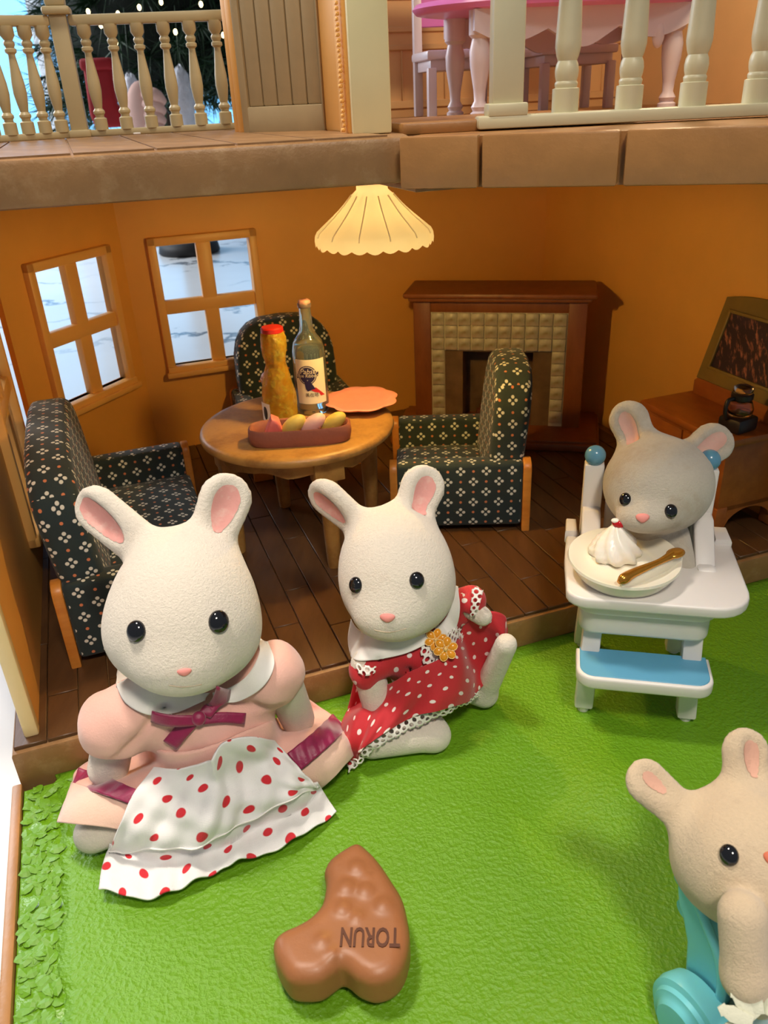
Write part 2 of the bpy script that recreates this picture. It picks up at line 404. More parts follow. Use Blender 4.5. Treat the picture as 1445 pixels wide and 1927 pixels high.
M_chairw = wood('amber_chair_wood', srgb(196, 118, 40), srgb(222, 148, 62), .38, (14, 3, 14), .05)
M_table = simple('tan_table_plastic', srgb(176, 132, 70), .38, .06, 9, .3, 80, .004, dirt=(srgb(112, 66, 30), 7, .45, .55))
M_fire = wood('red_brown_fireplace_wood', srgb(128, 70, 30), srgb(152, 88, 42), .45, (10, 10, 3), .1)
M_cab = wood('orange_brown_cabinet_wood', srgb(150, 80, 30), srgb(176, 100, 42), .42, (10, 4, 10), .1)
M_white = simple('white_highchair_plastic', srgb(232, 226, 222), .35, .02, 6, .03, 90, .001, sss=.05)
M_blue = simple('blue_seat_plastic', srgb(96, 164, 200), .5, .04, 7, .12, 140, .002)
M_blueball = simple('blue_knob_plastic', srgb(96, 150, 180), .2, .03, 6)
M_fabric = chair_fabric()
M_black = simple('black_bead', (.006, .006, .008, 1), .06, 0, 6, spec=.8)
M_pink = simple('pink_flock', srgb(226, 160, 152), .9, .08, 14, .3, 120, .003, dirt=(srgb(236, 210, 196), 22, .5, .5))
M_nose = simple('pink_nose', srgb(232, 146, 138), .6, .05, 12, .2, 120, .002)

# ================================================================ SETTING: the doll's house shell
UR, VB, VF = 2.2, 3.683, 1.79
FLH = T4((0, 0, 0), TH)
def hbox(*a, **k): return xf(box(*a, **k), FLH)
def HWa(L): return np.array([HW(*q) for q in L])
def hprism(poly, z0, z1, bev=.0, **k): return xf(prism(poly, z0, z1, bev, **k), FLH)
fl = mk('floor', hprism([(-.43, VF), (UR+.3, VF), (UR+.3, VB+.05), (-.43, VB+.05)], -.16, -.012, .008), M_brown, auto=40)
tag(fl, kind='structure')
# embossed planks, staggered, running front to back
pw = .083; k = 0
for i in range(32):
    u0 = -.43+.006+i*pw
    if u0+pw > UR+.02: break
    ends = [VF+.012]; v = VF+.012+(.18 if i % 2 else .42)+.1*random.random()
    while v < VB-.1: ends.append(v); v += .55+.1*random.random()
    ends.append(VB)
    for a, b in zip(ends, ends[1:]):
        o = mk('plank', hbox(u0+.0012, u0+pw-.0012, a+.0012, b-.0012, -.013, random.uniform(-.0016, .0), .002, seg=1), M_floor, fl, auto=40)
# lawn
lawnv = lambda u, v: .024*math.exp(-((u-.98)**2+(v-1.18)**2)/.016)-.014*math.exp(-((u-.80)**2/.01+(v-1.22)**2/.03))+.016*math.exp(-((u-.62)**2/.02+(v-.70)**2/.02))+.010*math.sin(3.1*u+1)*math.cos(2.7*v)+.006*math.sin(5*u+4*v)
def lawn_grid(u0, u1, v0, v1, nu, nv, edge=None):
    V, F = [], []
    for i in range(nv+1):
        for j in range(nu+1):
            u = u0+(u1-u0)*j/nu; v = v0+(v1-v0)*i/nv
            if j == 0 and edge: u += edge(v)
            V.append(HW(u, v, -.112+lawnv(u, v)*min(1, 8*max(0, VF-v))))
    for i in range(nv):
        for j in range(nu): a = i*(nu+1)+j; F.append((a, a+1, a+nu+2, a+nu+1))
    b = len(V); m = (nu+1)*(nv+1)
    ring = [j for j in range(nu+1)]+[i*(nu+1)+nu for i in range(1, nv+1)]+[nv*(nu+1)+j for j in range(nu-1, -1, -1)]+[i*(nu+1) for i in range(nv-1, 0, -1)]
    for r_ in ring: q = V[r_].copy(); q[2] = -.19; V.append(q)
    nR = len(ring)
    for i in range(nR): F.append((ring[i], b+i, b+(i+1) % nR, ring[(i+1) % nR]))
    return np.array(V), F
cl = lambda v: .008*math.sin(24*v)+.006*math.sin(61*v+1)+.004*math.sin(133*v)
lawn = mk('lawn', lawn_grid(-.335, 2.6, .2, VF, 90, 60, cl), M_lawn); tag(lawn, 'green embossed toy lawn in front of the house floor', 'lawn', kind='structure')
bord = [(-.425, .2), (-.30, .2), (-.30, VF-.02), (-.425, VF-.02)]
mk('leaf_border', hprism(bord, -.19, -.118, .006), M_leaf, lawn, auto=50)
M_leafp = simple('green_leaf_plastic', srgb(100, 150, 22), .5, .06, 2)
lf = np.array([(0, -.5), (.25, -.28), (.34, 0), (.22, .3), (0, .5), (-.22, .3), (-.34, 0), (-.25, -.28)])
leafme = None; pm = PM = MW[lawn]
for n in range(290):        # moulded leaves of the raised border
    v = .95+(VF-.98)*rng.random() if n < 250 else VF-.03-.03*rng.random(); u = rng.uniform(-.412, -.338) if n < 250 else rng.uniform(-.40, -.05)
    sz = rng.uniform(.028, .042); M = FLH @ T4((u, v, -.113+rng.uniform(-.003, .002)), rng.uniform(0, 6.28), rng.uniform(-.25, .25), rng.uniform(-.25, .25))
    if leafme is None:
        Vl = np.array([(0, 0, .12)]+[(x, y, -.05) for x, y in lf]+[(0, .25, .10), (0, -.25, .10)])
        Fl = [(0, 3, 4), (0, 4, 9), (4, 5, 9), (5, 6, 9), (9, 6, 0), (6, 7, 0), (0, 7, 8), (0, 8, 10), (8, 1, 10), (1, 2, 10), (10, 2, 0), (2, 3, 0)]
        leafme = mesh_of('leaf', Vl, Fl, M_leafp, False)
    o = bpy.data.objects.new('leaf', leafme); COL.objects.link(o); o.parent = lawn
    o.matrix_basis = Matrix((np.linalg.inv(PM) @ M @ np.diag([sz, sz, sz*.42, 1])).tolist())
tag(mk('trim_1', hbox(-.452, -.426, .2, VF+.0, -.19, -.108, .006), M_brown2, auto=40), kind='structure')
# walls
def wallpoly(pts, t, name, z0=-.0, z1=1.27): return None
def wall_with_hole(p0, p1, z0, z1, t, holes):
    """vertical wall from p0 to p1 (world xy) with rectangular holes (s0,s1,z0,z1); inner face on the left-hand normal"""
    p0 = np.array([*p0[:2], 0.]); p1 = np.array([*p1[:2], 0.]); d = unit(p1-p0); L = np.linalg.norm(p1-p0); n = np.array([-d[1], d[0], 0])
    xs = sorted({0, L, *[h[0] for h in holes], *[h[1] for h in holes]}); zs = sorted({z0, z1, *[h[2] for h in holes], *[h[3] for h in holes]}); out = []
    for a, b in zip(xs, xs[1:]):
        for c, e in zip(zs, zs[1:]):
            if any(h[0] <= a and b <= h[1] and h[2] <= c and e <= h[3] for h in holes): continue
            out.append(box(a, b, 0, t, c, e))
    return xf(join(*out), frm(d, n, (0, 0, 1), p0))
WZ0, WZ1 = .40, .925
T45 = .66; cB = HW(.152, VB); cL = HW(.152-T45/math.sqrt(2), VB-T45/math.sqrt(2)); cR = HW(UR, VB)
tag(mk('wall_back', wall_with_hole(cB, cR, -.02, 1.27, .03, [(.14, .54, WZ0, WZ1)]), M_wall, smooth=False), kind='structure')
tag(mk('wall_bay', wall_with_hole(cL, cB, -.02, 1.27, .03, [(T45-.50, T45-.125, WZ0, WZ1)]), M_wall, smooth=False), kind='structure')
tag(mk('wall_right', wall_with_hole(cR, HW(UR, VF+.02), -.02, 1.27, .03, []), M_wall, smooth=False), kind='structure')
uL = -.362
tag(mk('wall_left', join(wall_with_hole(HW(uL, VF+.05), HW(uL, 3.26), -.0, 1.27, .035, [(.78, 1.24, .2, .98)]), hbox(uL-.04, uL+.0, 3.24, 3.30, 0, 1.27)), M_wall, smooth=False), kind='structure')
tag(mk('trim_2', hbox(uL-.034, uL+.003, VF+.04, VF+.075, -.002, 1.27, .006), M_beige, auto=40), kind='structure')
def window(name, p0, p1, s0, s1, z0, z1, mull=True, sill=True):
    p0 = np.array([*p0[:2], 0.]); p1 = np.array([*p1[:2], 0.]); d = unit(p1-p0); n = np.array([d[1], -d[0], 0]); M = frm(d, -n, (0, 0, 1), p0)
    f = .036; a = []
    for b in (box(s0-f, s0, -.028, .032, z0-f, z1+f, .006), box(s1, s1+f, -.028, .032, z0-f, z1+f, .006), box(s0-f, s1+f, -.028, .032, z1, z1+f, .006), box(s0-f, s1+f, -.036, .032, z0-f, z0, .006)): a.append(b)
    w = mk(name, xf(join(*a), M), M_winf, auto=40); tag(w, kind='structure')
    if mull:
        sm, zm = (s0+s1)/2, (z0+z1)/2
        mk('mullion', xf(box(sm-.032, sm+.032, -.016, .022, z0-.002, z1+.002, .006), M), M_winf, w, auto=40)
        mk('mullion', xf(box(s0-.002, s1+.002, -.0161, .0221, zm-.03, zm+.03, .006), M), M_winf, w, auto=40)
    if sill: mk('sill', xf(box(s0-f-.008, s1+f+.008, -.05, -.02, z0-f-.012, z0-f+.012, .005), M), M_winf, w, auto=40)
window('window_1', cB, cR, .14, .54, WZ0, WZ1)
window('window_2', cL, cB, T45-.50, T45-.125, WZ0, WZ1)
window('window_3', HW(uL, VF+.05), HW(uL, 3.26), .78, 1.24, .2, .98, sill=False)
# upper deck on the left (front edge turned a little away from the rooms) and wing slab on the right
DT, DB = 1.374, 1.272
yawd = np.array([math.cos(math.radians(12.5)), math.sin(math.radians(12.5)), 0])
dE = PY(775, 300, 1.975); dE[2] = 0; dS = dE-yawd*1.3
deck_poly = [dS[:2], dE[:2], HW(1.35, VB)[:2], HW(.152, VB)[:2], cL[:2], HW(-.42, 3.2)[:2]]
deck = mk('ceiling', prism(deck_poly, DB, DT-.004, .012), M_brown, auto=40); tag(deck, kind='structure')
for i in range(8):          # embossed boards on the deck's top
    a = .05+i*.17; b = a+.166
    q = [dE-yawd*b, dE-yawd*a, dE-yawd*a+VH*1.15, dE-yawd*b+VH*1.15]
    q = [p+VH*.012+yawd*e for p, e in zip(q, (.001, -.001, -.001, .001))]
    mk('deck_board', prism([p[:2] for p in q], DT-.006, DT), M_brown, deck, auto=40)
s0 = np.array([.072, 1.925, 0]); yw = math.radians(-18.5); dw = np.array([math.cos(yw), math.sin(yw), 0]); nw = np.array([-dw[1], dw[0], 0])
WT, WB = 1.37, 1.263
wing_poly = [s0+nw*.03, s0+dw*1.7+nw*.03, s0+dw*1.7+nw*1.0, HW(UR+.3, VB)[:3], HW(.98, VB)[:3], s0+nw*.5]
wing = mk('trim_3', prism([p[:2] for p in wing_poly], WB, WT-.004), M_brown2, auto=40); tag(wing, kind='structure')
g0, g1 = .18, .475       # the edging's blocks between the grooves
for a, b in ((0, g0-.004), (g0+.004, g1-.006), (g1+.006, 1.0), (1.006, 1.7)):
    mk('edge_block', xf(box(a, b, 0, .032, WB, WT, .006), frm(dw, nw, (0, 0, 1), s0)), M_brown2, wing, auto=40)
c0 = PY(782, 366, 2.12); c1 = c0+UH*1.3
tag(mk('trim_4', prism([p[:2] for p in (c0, c1, c1+VH*1.3, c0+VH*1.3)], 1.235, 1.262, .004), M_brown, auto=40), kind='structure')
b0 = PY(757, 240, 2.1)
tag(mk('trim_5', xf(box(0, .6, 0, .5, WT-.005, 1.392, .007), frm(UH*.985-VH*.17, VH*.985+UH*.17, (0, 0, 1), (b0[0], b0[1], 0))), M_brown2, auto=40), kind='structure')
# upper storey: cream post, wall ends, shutter, back wall
def vslab(pxa, pxb, Ya, Yb, z0, z1, t, bev=.006, side=1):
    a = PY(pxa, 250, Ya); b = PY(pxb, 250, Yb); a[2] = b[2] = 0; d = unit(b-a); n = np.array([-d[1], d[0], 0])
    return xf(box(0, np.linalg.norm(b-a), 0, t, z0, z1, bev), frm(d, n, (0, 0, 1), a))
PTOP = 2.0
tag(mk('wall_partition', vslab(664, 738, 2.12, 2.13, DT-.003, PTOP, .3), simple('cream_post_plastic', srgb(236, 222, 170), .45, .03, 6, .05, 120, .001), auto=40), kind='structure')
tag(mk('trim_6', vslab(650, 664, 2.16, 2.14, DT-.003, PTOP, .1), M_wall, auto=40), kind='structure')
rg = vslab(640, 652, 2.22, 2.18, DT-.003, PTOP, .1, .002)
tr7 = mk('trim_7', rg, M_wall, auto=40); tag(tr7, kind='structure')
ra = PY(648, 250, 2.155)
for i in range(34):          # ragged moulded joint
    z = DT+.004+i*.0105; w = .006+.004*rng.random()
    mk('joint_tooth', xf(box(-w/2, w/2, -.006, .006, z, z+.008, .002, 1), frm(UH, VH, (0, 0, 1), (ra[0]-.003+.003*rng.random(), ra[1], 0))), M_wall, tr7, auto=40)
tag(mk('trim_8', vslab(609, 642, 2.50, 2.30, DT-.003, PTOP, .05), M_wall, auto=40), kind='structure')
tag(mk('trim_9', vslab(441, 460, 2.70, 2.66, DT-.003, PTOP, .05), M_wall, auto=40), kind='structure')
tag(mk('trim_10', vslab(448, 462, 2.66, 2.63, DT-.003, PTOP, .05), M_wall, auto=40), kind='structure')
sh = empty('shutter', PY(535, 254, 2.53), 0, 'closed taupe plank shutter door beside the balcony railing', 'shutter door')
A = PY(459, 254, 2.60); B = PY(612, 254, 2.46); A[2] = B[2] = 0; dd = unit(B-A); nn = np.array([-dd[1], dd[0], 0]); Ls = np.linalg.norm(B-A); SM = frm(dd, nn, (0, 0, 1), A)
mk('frame', xf(join(box(0, .026, 0, .03, DT-.006, PTOP, .004), box(Ls-.006, Ls, 0, .03, DT-.006, PTOP, .002), box(.02, Ls-.004, .0, .03, DT-.006, DT+.066, .004), box(0, Ls, .02, .034, DT-.006, PTOP)), SM), M_shut, sh, auto=40)
for i in range(5):
    a = .026+i*(Ls-.032)/5
    mk('plank', xf(box(a+.0012, a+(Ls-.032)/5-.0012, .006, .02, DT+.066, PTOP-.01, .005), SM), M_shut, sh, auto=40)
M_wallu = simple('peach_upper_wall_plastic', srgb(240, 190, 130), .5, .04, 5, .12, 140, .002)
UW0 = .22
tag(mk('wall_upper', join(xf(box(UW0, 3.0, 0, .03, 1.36, 2.3), frm(UH, VH, (0, 0, 1), HW(.9, 3.62))), xf(box(0, .03, -1.4, .0, 1.36, 2.3), frm(UH, VH, (0, 0, 1), HW(2.55, 3.62)))), M_wallu, smooth=False), kind='structure')
for i, z in enumerate((1.40, 1.62, 1.685, 1.80)):
    tag(mk('trim_%d' % (11+i), xf(box(UW0, 1.66, -.012, .0, z, z+(.02 if i else .03), .003, 1), frm(UH, VH, (0, 0, 1), HW(.9, 3.62))), M_wallu, auto=40), kind='structure')
for i in range(7):
    tag(mk('trim_%d' % (15+i), xf(box(0, .008, -.008, .0, 1.43, 1.62, .002, 1), frm(UH, VH, (0, 0, 1), HW(1.22+i*.2, 3.62))), M_wallu, auto=40), kind='structure')
# ---------------------------------------------------------------- marble floor and the room behind
def marble():
    t = NT('white_marble'); c = t.co()
    n = t.N('ShaderNodeTexNoise', {'Vector': c, 'Scale': .5, 'Detail': 8, 'Roughness': .6}, out=1)
    w = t.N('ShaderNodeTexWave', {'Vector': t.N('ShaderNodeVectorMath', [t.N('ShaderNodeMapping', {'Vector': c, 'Rotation': (0, 0, 1.45), 'Scale': (.55, .2, .5)}), t.N('ShaderNodeVectorMath', [n, (.9, .9, .9)], operation='MULTIPLY')], operation='ADD'), 'Scale': 1.3, 'Distortion': 3, 'Detail': 4, 'Detail Scale': 1.2}, out=1)
    f = t.ramp(w, .0, .04, .9, 0); f2 = t.ramp(t.noise(.8, 5, c), .42, .7, 0, .25)
    b = t.mix(f2, srgb(240, 238, 236), srgb(196, 196, 198)); b = t.mix(t.M('MULTIPLY', f, t.ramp(t.noise(.6, 3, c), .4, .6)), b, srgb(90, 90, 94))
    t.p(Base_Color=b, Roughness=.25); return t.m
mfl = mk('floor_marble', box(-16, 16, -6, 17, -.4, -.19), marble(), smooth=False); tag(mfl, kind='structure')
# ================================================================ BALCONY RAILINGS
BAL = [(.021, 0), (.021, .034), (.014, .038), (.014, .044), (.0185, .050), (.0185, .056), (.0125, .064), (.0165, .085), (.0205, .115), (.0195, .145), (.0145, .185), (.0105, .218), (.0105, .224), (.0175, .230), (.0175, .238), (.0125, .242), (.0165, .250), (.0165, .256), (.0125, .262), (.0215, .275), (.0215, .30)]
A0 = PY(152, 250, 2.95); B0 = PY(450, 241, 3.02); L0 = PY(-60, 262, 2.78)
for q in (A0, B0, L0): q[2] = DT
def rail_run(root, a, b, n, prof, m, h, base=.02, top=.03, w=.03, first=.5):
    d = unit(b-a); nn = np.array([-d[1], d[0], 0]); L = np.linalg.norm(b-a); M = frm(d, nn, (0, 0, 1), a)
    mk('bottom_rail', xf(box(0, L, -w/2, w/2, 0, base, .004), M), m, root, auto=40)
    mk('handrail', xf(box(0, L, -w*.55, w*.55, h-top, h, .007), M), m, root, auto=40)
    zs = prof[-1][1]; sc = (h-top-base+.004)/zs
    for i in range(n):
        x = L*(i+first)/n; V, F = lathe([(r, z*sc+base-.002) for r, z in prof], 20); V = V+np.array([x, 0, 0])
        mk('baluster', xf((V, F), M), m, root, auto=35)
r1 = empty('balcony_railing', (A0+B0)/2, 0, 'ivory balcony railing on the left deck, its straight run reaching the shutter', 'railing')
rail_run(r1, A0+unit(B0-A0)*.03, B0, 6, BAL, M_rail, .345)
nM = T4(A0, math.radians(12))
mk('newel_post', xf(join(box(-.026, .026, -.026, .026, 0, .345, .004), box(-.034, .034, -.034, .034, 0, .022, .004), box(-.042, .042, -.042, .042, .345, .368, .008), box(-.03, .03, -.03, .03, .368, .41, .008)), nM), M_rail, r1, auto=40)
r2 = empty('balcony_railing', (A0+L0)/2, 0, 'angled ivory railing run left of the newel post', 'railing')
rail_run(r2, L0, A0-unit(A0-L0)*.03, 6, BAL, M_rail, .345)
mk('peg', xf(box(-.012, .012, -.006, .006, 0, .006, .002, 1), T4(PZ(168, 257, DT), TH)), M_white, r2, auto=40)
mk('peg', xf(box(-.012, .012, -.006, .006, 0, .006, .002, 1), T4(PZ(258, 253, DT), TH)), M_white, r1, auto=40)
BALR = [(.034, 0), (.034, .052), (.0275, .054), (.029, .060), (.029, .064), (.026, .068), (.029, .078), (.030, .090), (.028, .102), (.024, .110), (.028, .120), (.032, .138), (.032, .15), (.025, .30), (.022, .36)]
RA = PZ(895, 243, WT); RB = PZ(1445, 217, WT); RB = RA+unit(RB-RA)*1.0; RA[1] = RB[1] = 2.135
r3 = empty('balcony_railing', (RA+RB)/2, 0, 'large pale railing on the right balcony in front of the pink table', 'railing')
d3 = unit(RB-RA); n3 = np.array([-d3[1], d3[0], 0]); M3 = frm(d3, n3, (0, 0, 1), RA)
mk('bottom_rail', xf(box(0, 1.0, -.035, .04, 0, .028, .006), M3), M_railR, r3, auto=40)
mk('handrail', xf(box(0, 1.0, -.03, .03, .36, .40, .008), M3), M_railR, r3, auto=40)
mk('newel_post', xf(join(box(.024, .118, -.036, .05, .026, .054, .005), box(.034, .108, -.026, .04, .05, .44, .006)), M3), M_railR, r3, auto=40)
for i in range(6):
    V, F = lathe([(r*.93, z+.026) for r, z in BALR], 24); mk('baluster', xf((V+np.array([.214+i*.1535, .008, 0]), F), M3), M_railR, r3, auto=35)
# ================================================================ UPPER ROOM FURNITURE
M_pw = simple('white_lilac_plastic', srgb(226, 210, 216), .35, .03, 6)
M_pk = simple('pink_tabletop_plastic', srgb(238, 132, 206), .3, .04, 6)
tcz = 1.374
TL = PZ(850, 218, tcz); TC = PY(1060, 150, 3.12); TC[2] = tcz
pt = empty('table', TC+np.array([-.015, 0, 0]), TH*.5, 'oval white table with a pink top on the upper floor', 'table')
tl = lathe([(.40, .302), (.43, .306), (.44, .320), (.43, .334), (.40, .338)], 48); V = tl[0]*np.array([1.16, .66, 1]); mk('tabletop', (V, tl[1]), M_pk, pt, local=True, auto=50)
ap = []
for i in range(49): 
    x = -.36+.72*i/48; ap.append((x, .303))
ap2 = [(x, .245-.035*abs(math.sin((x+.36)/.72*PI*3))-.02*math.exp(-((x+.36)/.72-.5)**2/.01)) for x, _ in ap]
mk('apron', join(xf(prism(ap+ap2[::-1], 0, .02), XZ((0, -.17, 0))), xf(prism(ap+ap2[::-1], 0, .02), XZ((0, .19, 0)))), M_pw, pt, local=True, auto=30)
for x in (-.26, .26): mk('apron_drop', xf(ball(.022, 14, 8, (1, .6, 2.0)), T4((x, -.18, .22))), M_pw, pt, local=True)
LEG = [(.030, 0), (.030, .014), (.022, .02), (.028, .032), (.018, .05), (.020, .08), (.032, .15), (.034, .19), (.026, .225), (.036, .235), (.036, .303)]
for x in (-.33, .33):
    for y in (-.15, .15): V, F = lathe(LEG, 20); mk('leg', (V+np.array([x, y, 0]), F), M_pw, pt, local=True, auto=35)
def upchair(px, py, Y, rz, label):
    c = PY(px, py, Y); c[2] = tcz
    e = empty('dining_chair', c, rz, label, 'chair', 'white chairs at the upstairs table')
    mk('seat', box(-.15, .15, -.13, .13, .185, .215, .008), M_pw, e, local=True, auto=40)
    mk('seat_apron', box(-.135, .135, -.115, .115, .15, .186, .004), M_pw, e, local=True, auto=40)
    for x in (-.13, .13):
        for y in (-.11, .11): mk('leg', box(x-.016, x+.016, y-.016, y+.016, 0, .16 if y < 0 else .5, .004), M_pw, e, local=True, auto=40)
    mk('backrest', box(-.118, .118, .095, .125, .30, .50, .008), M_pk, e, local=True, auto=40)
upchair(862, 205, 3.42, TH*.5, 'white chair with pink back at the left end of the pink upstairs table')
upchair(1062, 195, 3.50, TH*.5, 'white chair behind the middle of the pink upstairs table')
# ================================================================ PENDANT LAMP
LC = np.array([.011, 2.5, 0])
lamp = empty('pendant_lamp', (LC[0], LC[1], 1.07), 0, 'glowing cream pendant lamp with scalloped rim under the deck', 'lamp')
def shade():
    t = NT('cream_shade_plastic'); t.n.remove(t.b)
    d = t.N('ShaderNodeBsdfDiffuse', {'Color': (1, .82, .48, 1)}); tr = t.N('ShaderNodeBsdfTranslucent', {'Color': (1, .98, .95, 1)})
    s = t.N('ShaderNodeMixShader', [.036, d, tr]); e = t.N('ShaderNodeEmission', {'Color': (1, .64, .24, 1), 'Strength': .20}); s = t.N('ShaderNodeAddShader', [s, e]); t.l.new(s, t.out.inputs[0]); return t.m
M_shade = shade()
prof = [(.046, .165), (.046, .142), (.062, .128), (.088, .100), (.118, .072), (.148, .047), (.168, .030), (.174, .018), (.176, .004), (.174, -.006)]
n = 144; V = []; F = []
for i, (r, z) in enumerate(prof):
    for k in range(n):
        a = 2*PI*k/n; rr = r*(1+ (.018*math.cos(12*a))*min(1, max(0, (r-.05)*20))); zz = z-(.009*(abs(math.cos(24*a*.5)) if i == len(prof)-1 else 0))
        V.append((rr*math.cos(a), rr*math.sin(a), zz))
for i in range(len(prof)-1):
    for k in range(n): F.append((i*n+k, (i+1)*n+k, (i+1)*n+(k+1) % n, i*n+(k+1) % n))
so = mk('lamp_shade', (np.array(V), F), M_shade, lamp, local=True)
for k in range(12):
    a = 2*PI*(k+.5)/12; pts = [((r*.965+.0035)*math.cos(a), (r*.965+.0035)*math.sin(a), z) for r, z in prof[2:8]]
    mk('shade_rib', tube(pts, .0022, 6), M_shade, lamp, local=True)
mk('bulb', mv(ball(.022, 16, 10), (0, 0, .03)), emit('bulb_glow', (1, .72, .3, 1), 40), lamp, local=True)
mk('ceiling_cap', mv(lathe([(.05, 0), (.05, .04)], 24), (0, 0, .163)), M_beige, lamp, local=True)
pl = bpy.data.lights.new('lamp_light', 'POINT'); pl.energy = 17; pl.color = (1, .63, .16); pl.shadow_soft_size = .025
po = bpy.data.objects.new('lamp_light', pl); COL.objects.link(po); po.location = (LC[0], LC[1], 1.045)
pl2 = bpy.data.lights.new('lamp_light', 'POINT'); pl2.energy = 2.2; pl2.color = (1, .66, .22); pl2.shadow_soft_size = .02
po2 = bpy.data.objects.new('lamp_light', pl2); COL.objects.link(po2); po2.location = (LC[0], LC[1], 1.185)
# ================================================================ FIREPLACE
FPm = T4((.575, 3.64, 0), math.radians(-13.5))
fp = empty('fireplace', (.575, 3.64, 0), math.radians(-13.5), 'red-brown wooden toy fireplace with printed tile surround against the back wall', 'fireplace')
mk('hearth', join(box(-.475, .475, -.29, .12, 0, .035, .008), box(-.46, .46, -.275, .12, .03, .045, .004)), M_fire, fp, local=True, auto=40)
mk('mantel', join(box(-.42, .42, -.165, .13, .648, .672, .010), box(-.40, .40, -.145, .13, .63, .652, .008)), M_fire, fp, local=True, auto=40)
mk('pilaster', box(-.385, -.305, -.105, .1, .043, .632, .005), M_fire, fp, local=True, auto=40)
mk('pilaster', box(.305, .385, -.105, .1, .043, .632, .005), M_fire, fp, local=True, auto=40)
mk('frieze', box(-.306, .306, -.098, .1, .575, .632, .003), M_fire, fp, local=True, auto=40)
def tilemat():
    t = NT('printed_tile'); c = t.co('Generated'); f = t.noise(5, 4, t.co('Object'), .7); 
    s = t.N('ShaderNodeSeparateXYZ', [c]); z = s.node.outputs[2]
    m = t.M('MULTIPLY', t.ramp(f, .45, .6), t.ramp(z, .15, .45)); m2 = t.ramp(t.noise(9, 3, t.co('Object')), .55, .66, 0, .5)
    t.p(Base_Color=t.mix(m2, t.mix(m, srgb(206, 196, 170), srgb(140, 132, 92)), srgb(176, 130, 108)), Roughness=.4); return t.m
M_tile = tilemat(); ts = .0565; first = None
def addtile(x, z):
    global first
    if first is None: first = mk('tile', box(-ts/2+.001, ts/2-.001, -.008, .004, -ts/2+.001, ts/2-.001, .0015, 1), M_tile, fp, local=True); o = first
    else: o = copyobj(first, fp)
    o.matrix_basis = Matrix.Translation((x, -.095, z)) @ Matrix.Rotation(0 if rng.random() < .6 else 0, 4, 'Y')
nx = 10
for i in range(nx):
    x = (i-(nx-1)/2)*.0605
    for j in range(3): addtile(x, .545-j*ts)
    if i in (0, nx-1):
        for j in range(3, 9): addtile(x, .545-j*ts)
mk('tile_backing', join(box(-.305, .305, -.093, .02, .40, .575), box(-.305, -.243, -.093, .02, .045, .41), box(.243, .305, -.093, .02, .045, .41)), simple('cream_grout', srgb(214, 204, 176), .6), fp, local=True, smooth=False)
M_soot = simple('sooty_firebox', srgb(110, 84, 58), .8, .35, 10, .2, 40, .004)
mk('firebox', join(box(-.25, -.16, -.09, .1, .045, .41), box(.16, .25, -.09, .1, .045, .41), box(-.2, .2, .07, .1, .045, .41), box(-.25, .25, -.09, .1, .395, .415)), M_soot, fp, local=True, smooth=False)
for x0, x1, sgn in ((-.243, -.16, 1), (.16, .243, -1)):
    pass
M_log = simple('burnt_log', srgb(96, 46, 22), .8, .3, 20, .4, 40, .005)
for (a, b, r) in (((-.1, -.03, .075), (.1, .0, .075), .026), ((-.09, .03, .075), (.1, .03, .08), .026), ((-.06, -.01, .12), (.08, .03, .125), .024), ((-.02, .0, .16), (.05, .02, .22), .02)):
    mk('log', tube([a, b], r, 12), M_log, fp, local=True, auto=50)
# ================================================================ SEATING
def puff(x0, x1, y0, y1, z0, z1, crown, n=14):
    bm = bmesh.new(); bmesh.ops.create_cube(bm, size=1)
    bmesh.ops.subdivide_edges(bm, edges=bm.edges[:], cuts=n-1, use_grid_fill=True)
    for v in bm.verts:
        x, y, z = v.co.x*2, v.co.y*2, v.co.z*2
        k = (1-x**4)*(1-y**4); 
        r = max(abs(x), abs(y)); e = .0 
        v.co = Vector(((x0+x1)/2+x*(x1-x0)/2, (y0+y1)/2+y*(y1-y0)/2, (z0+z1)/2+z*(z1-z0)/2+(crown*k*(.5+.5*z) if z > 0 else 0)))
    bmesh.ops.bevel(bm, geom=[e for e in bm.edges if e.calc_face_angle(0) > 1.0], offset=.014, segments=3, affect='EDGES', profile=.5)
    return bmvf(bm)
def backshape(w, zb, zt, r, y0, y1):
    pts = [(-w/2, zb)]
    pts += [(-w/2, zt-r*.9)]
    for i in range(1, 12): a = PI-PI*i/12; pts.append((w/2*math.copysign(abs(math.cos(a))**.62, math.cos(a)), zt-r*.9+r*.9*math.sin(a)**.8))
    pts += [(w/2, zt-r*.9), (w/2, zb)]
    return xf(prism(pts, -y1, -y0, .03, 4), XZ())
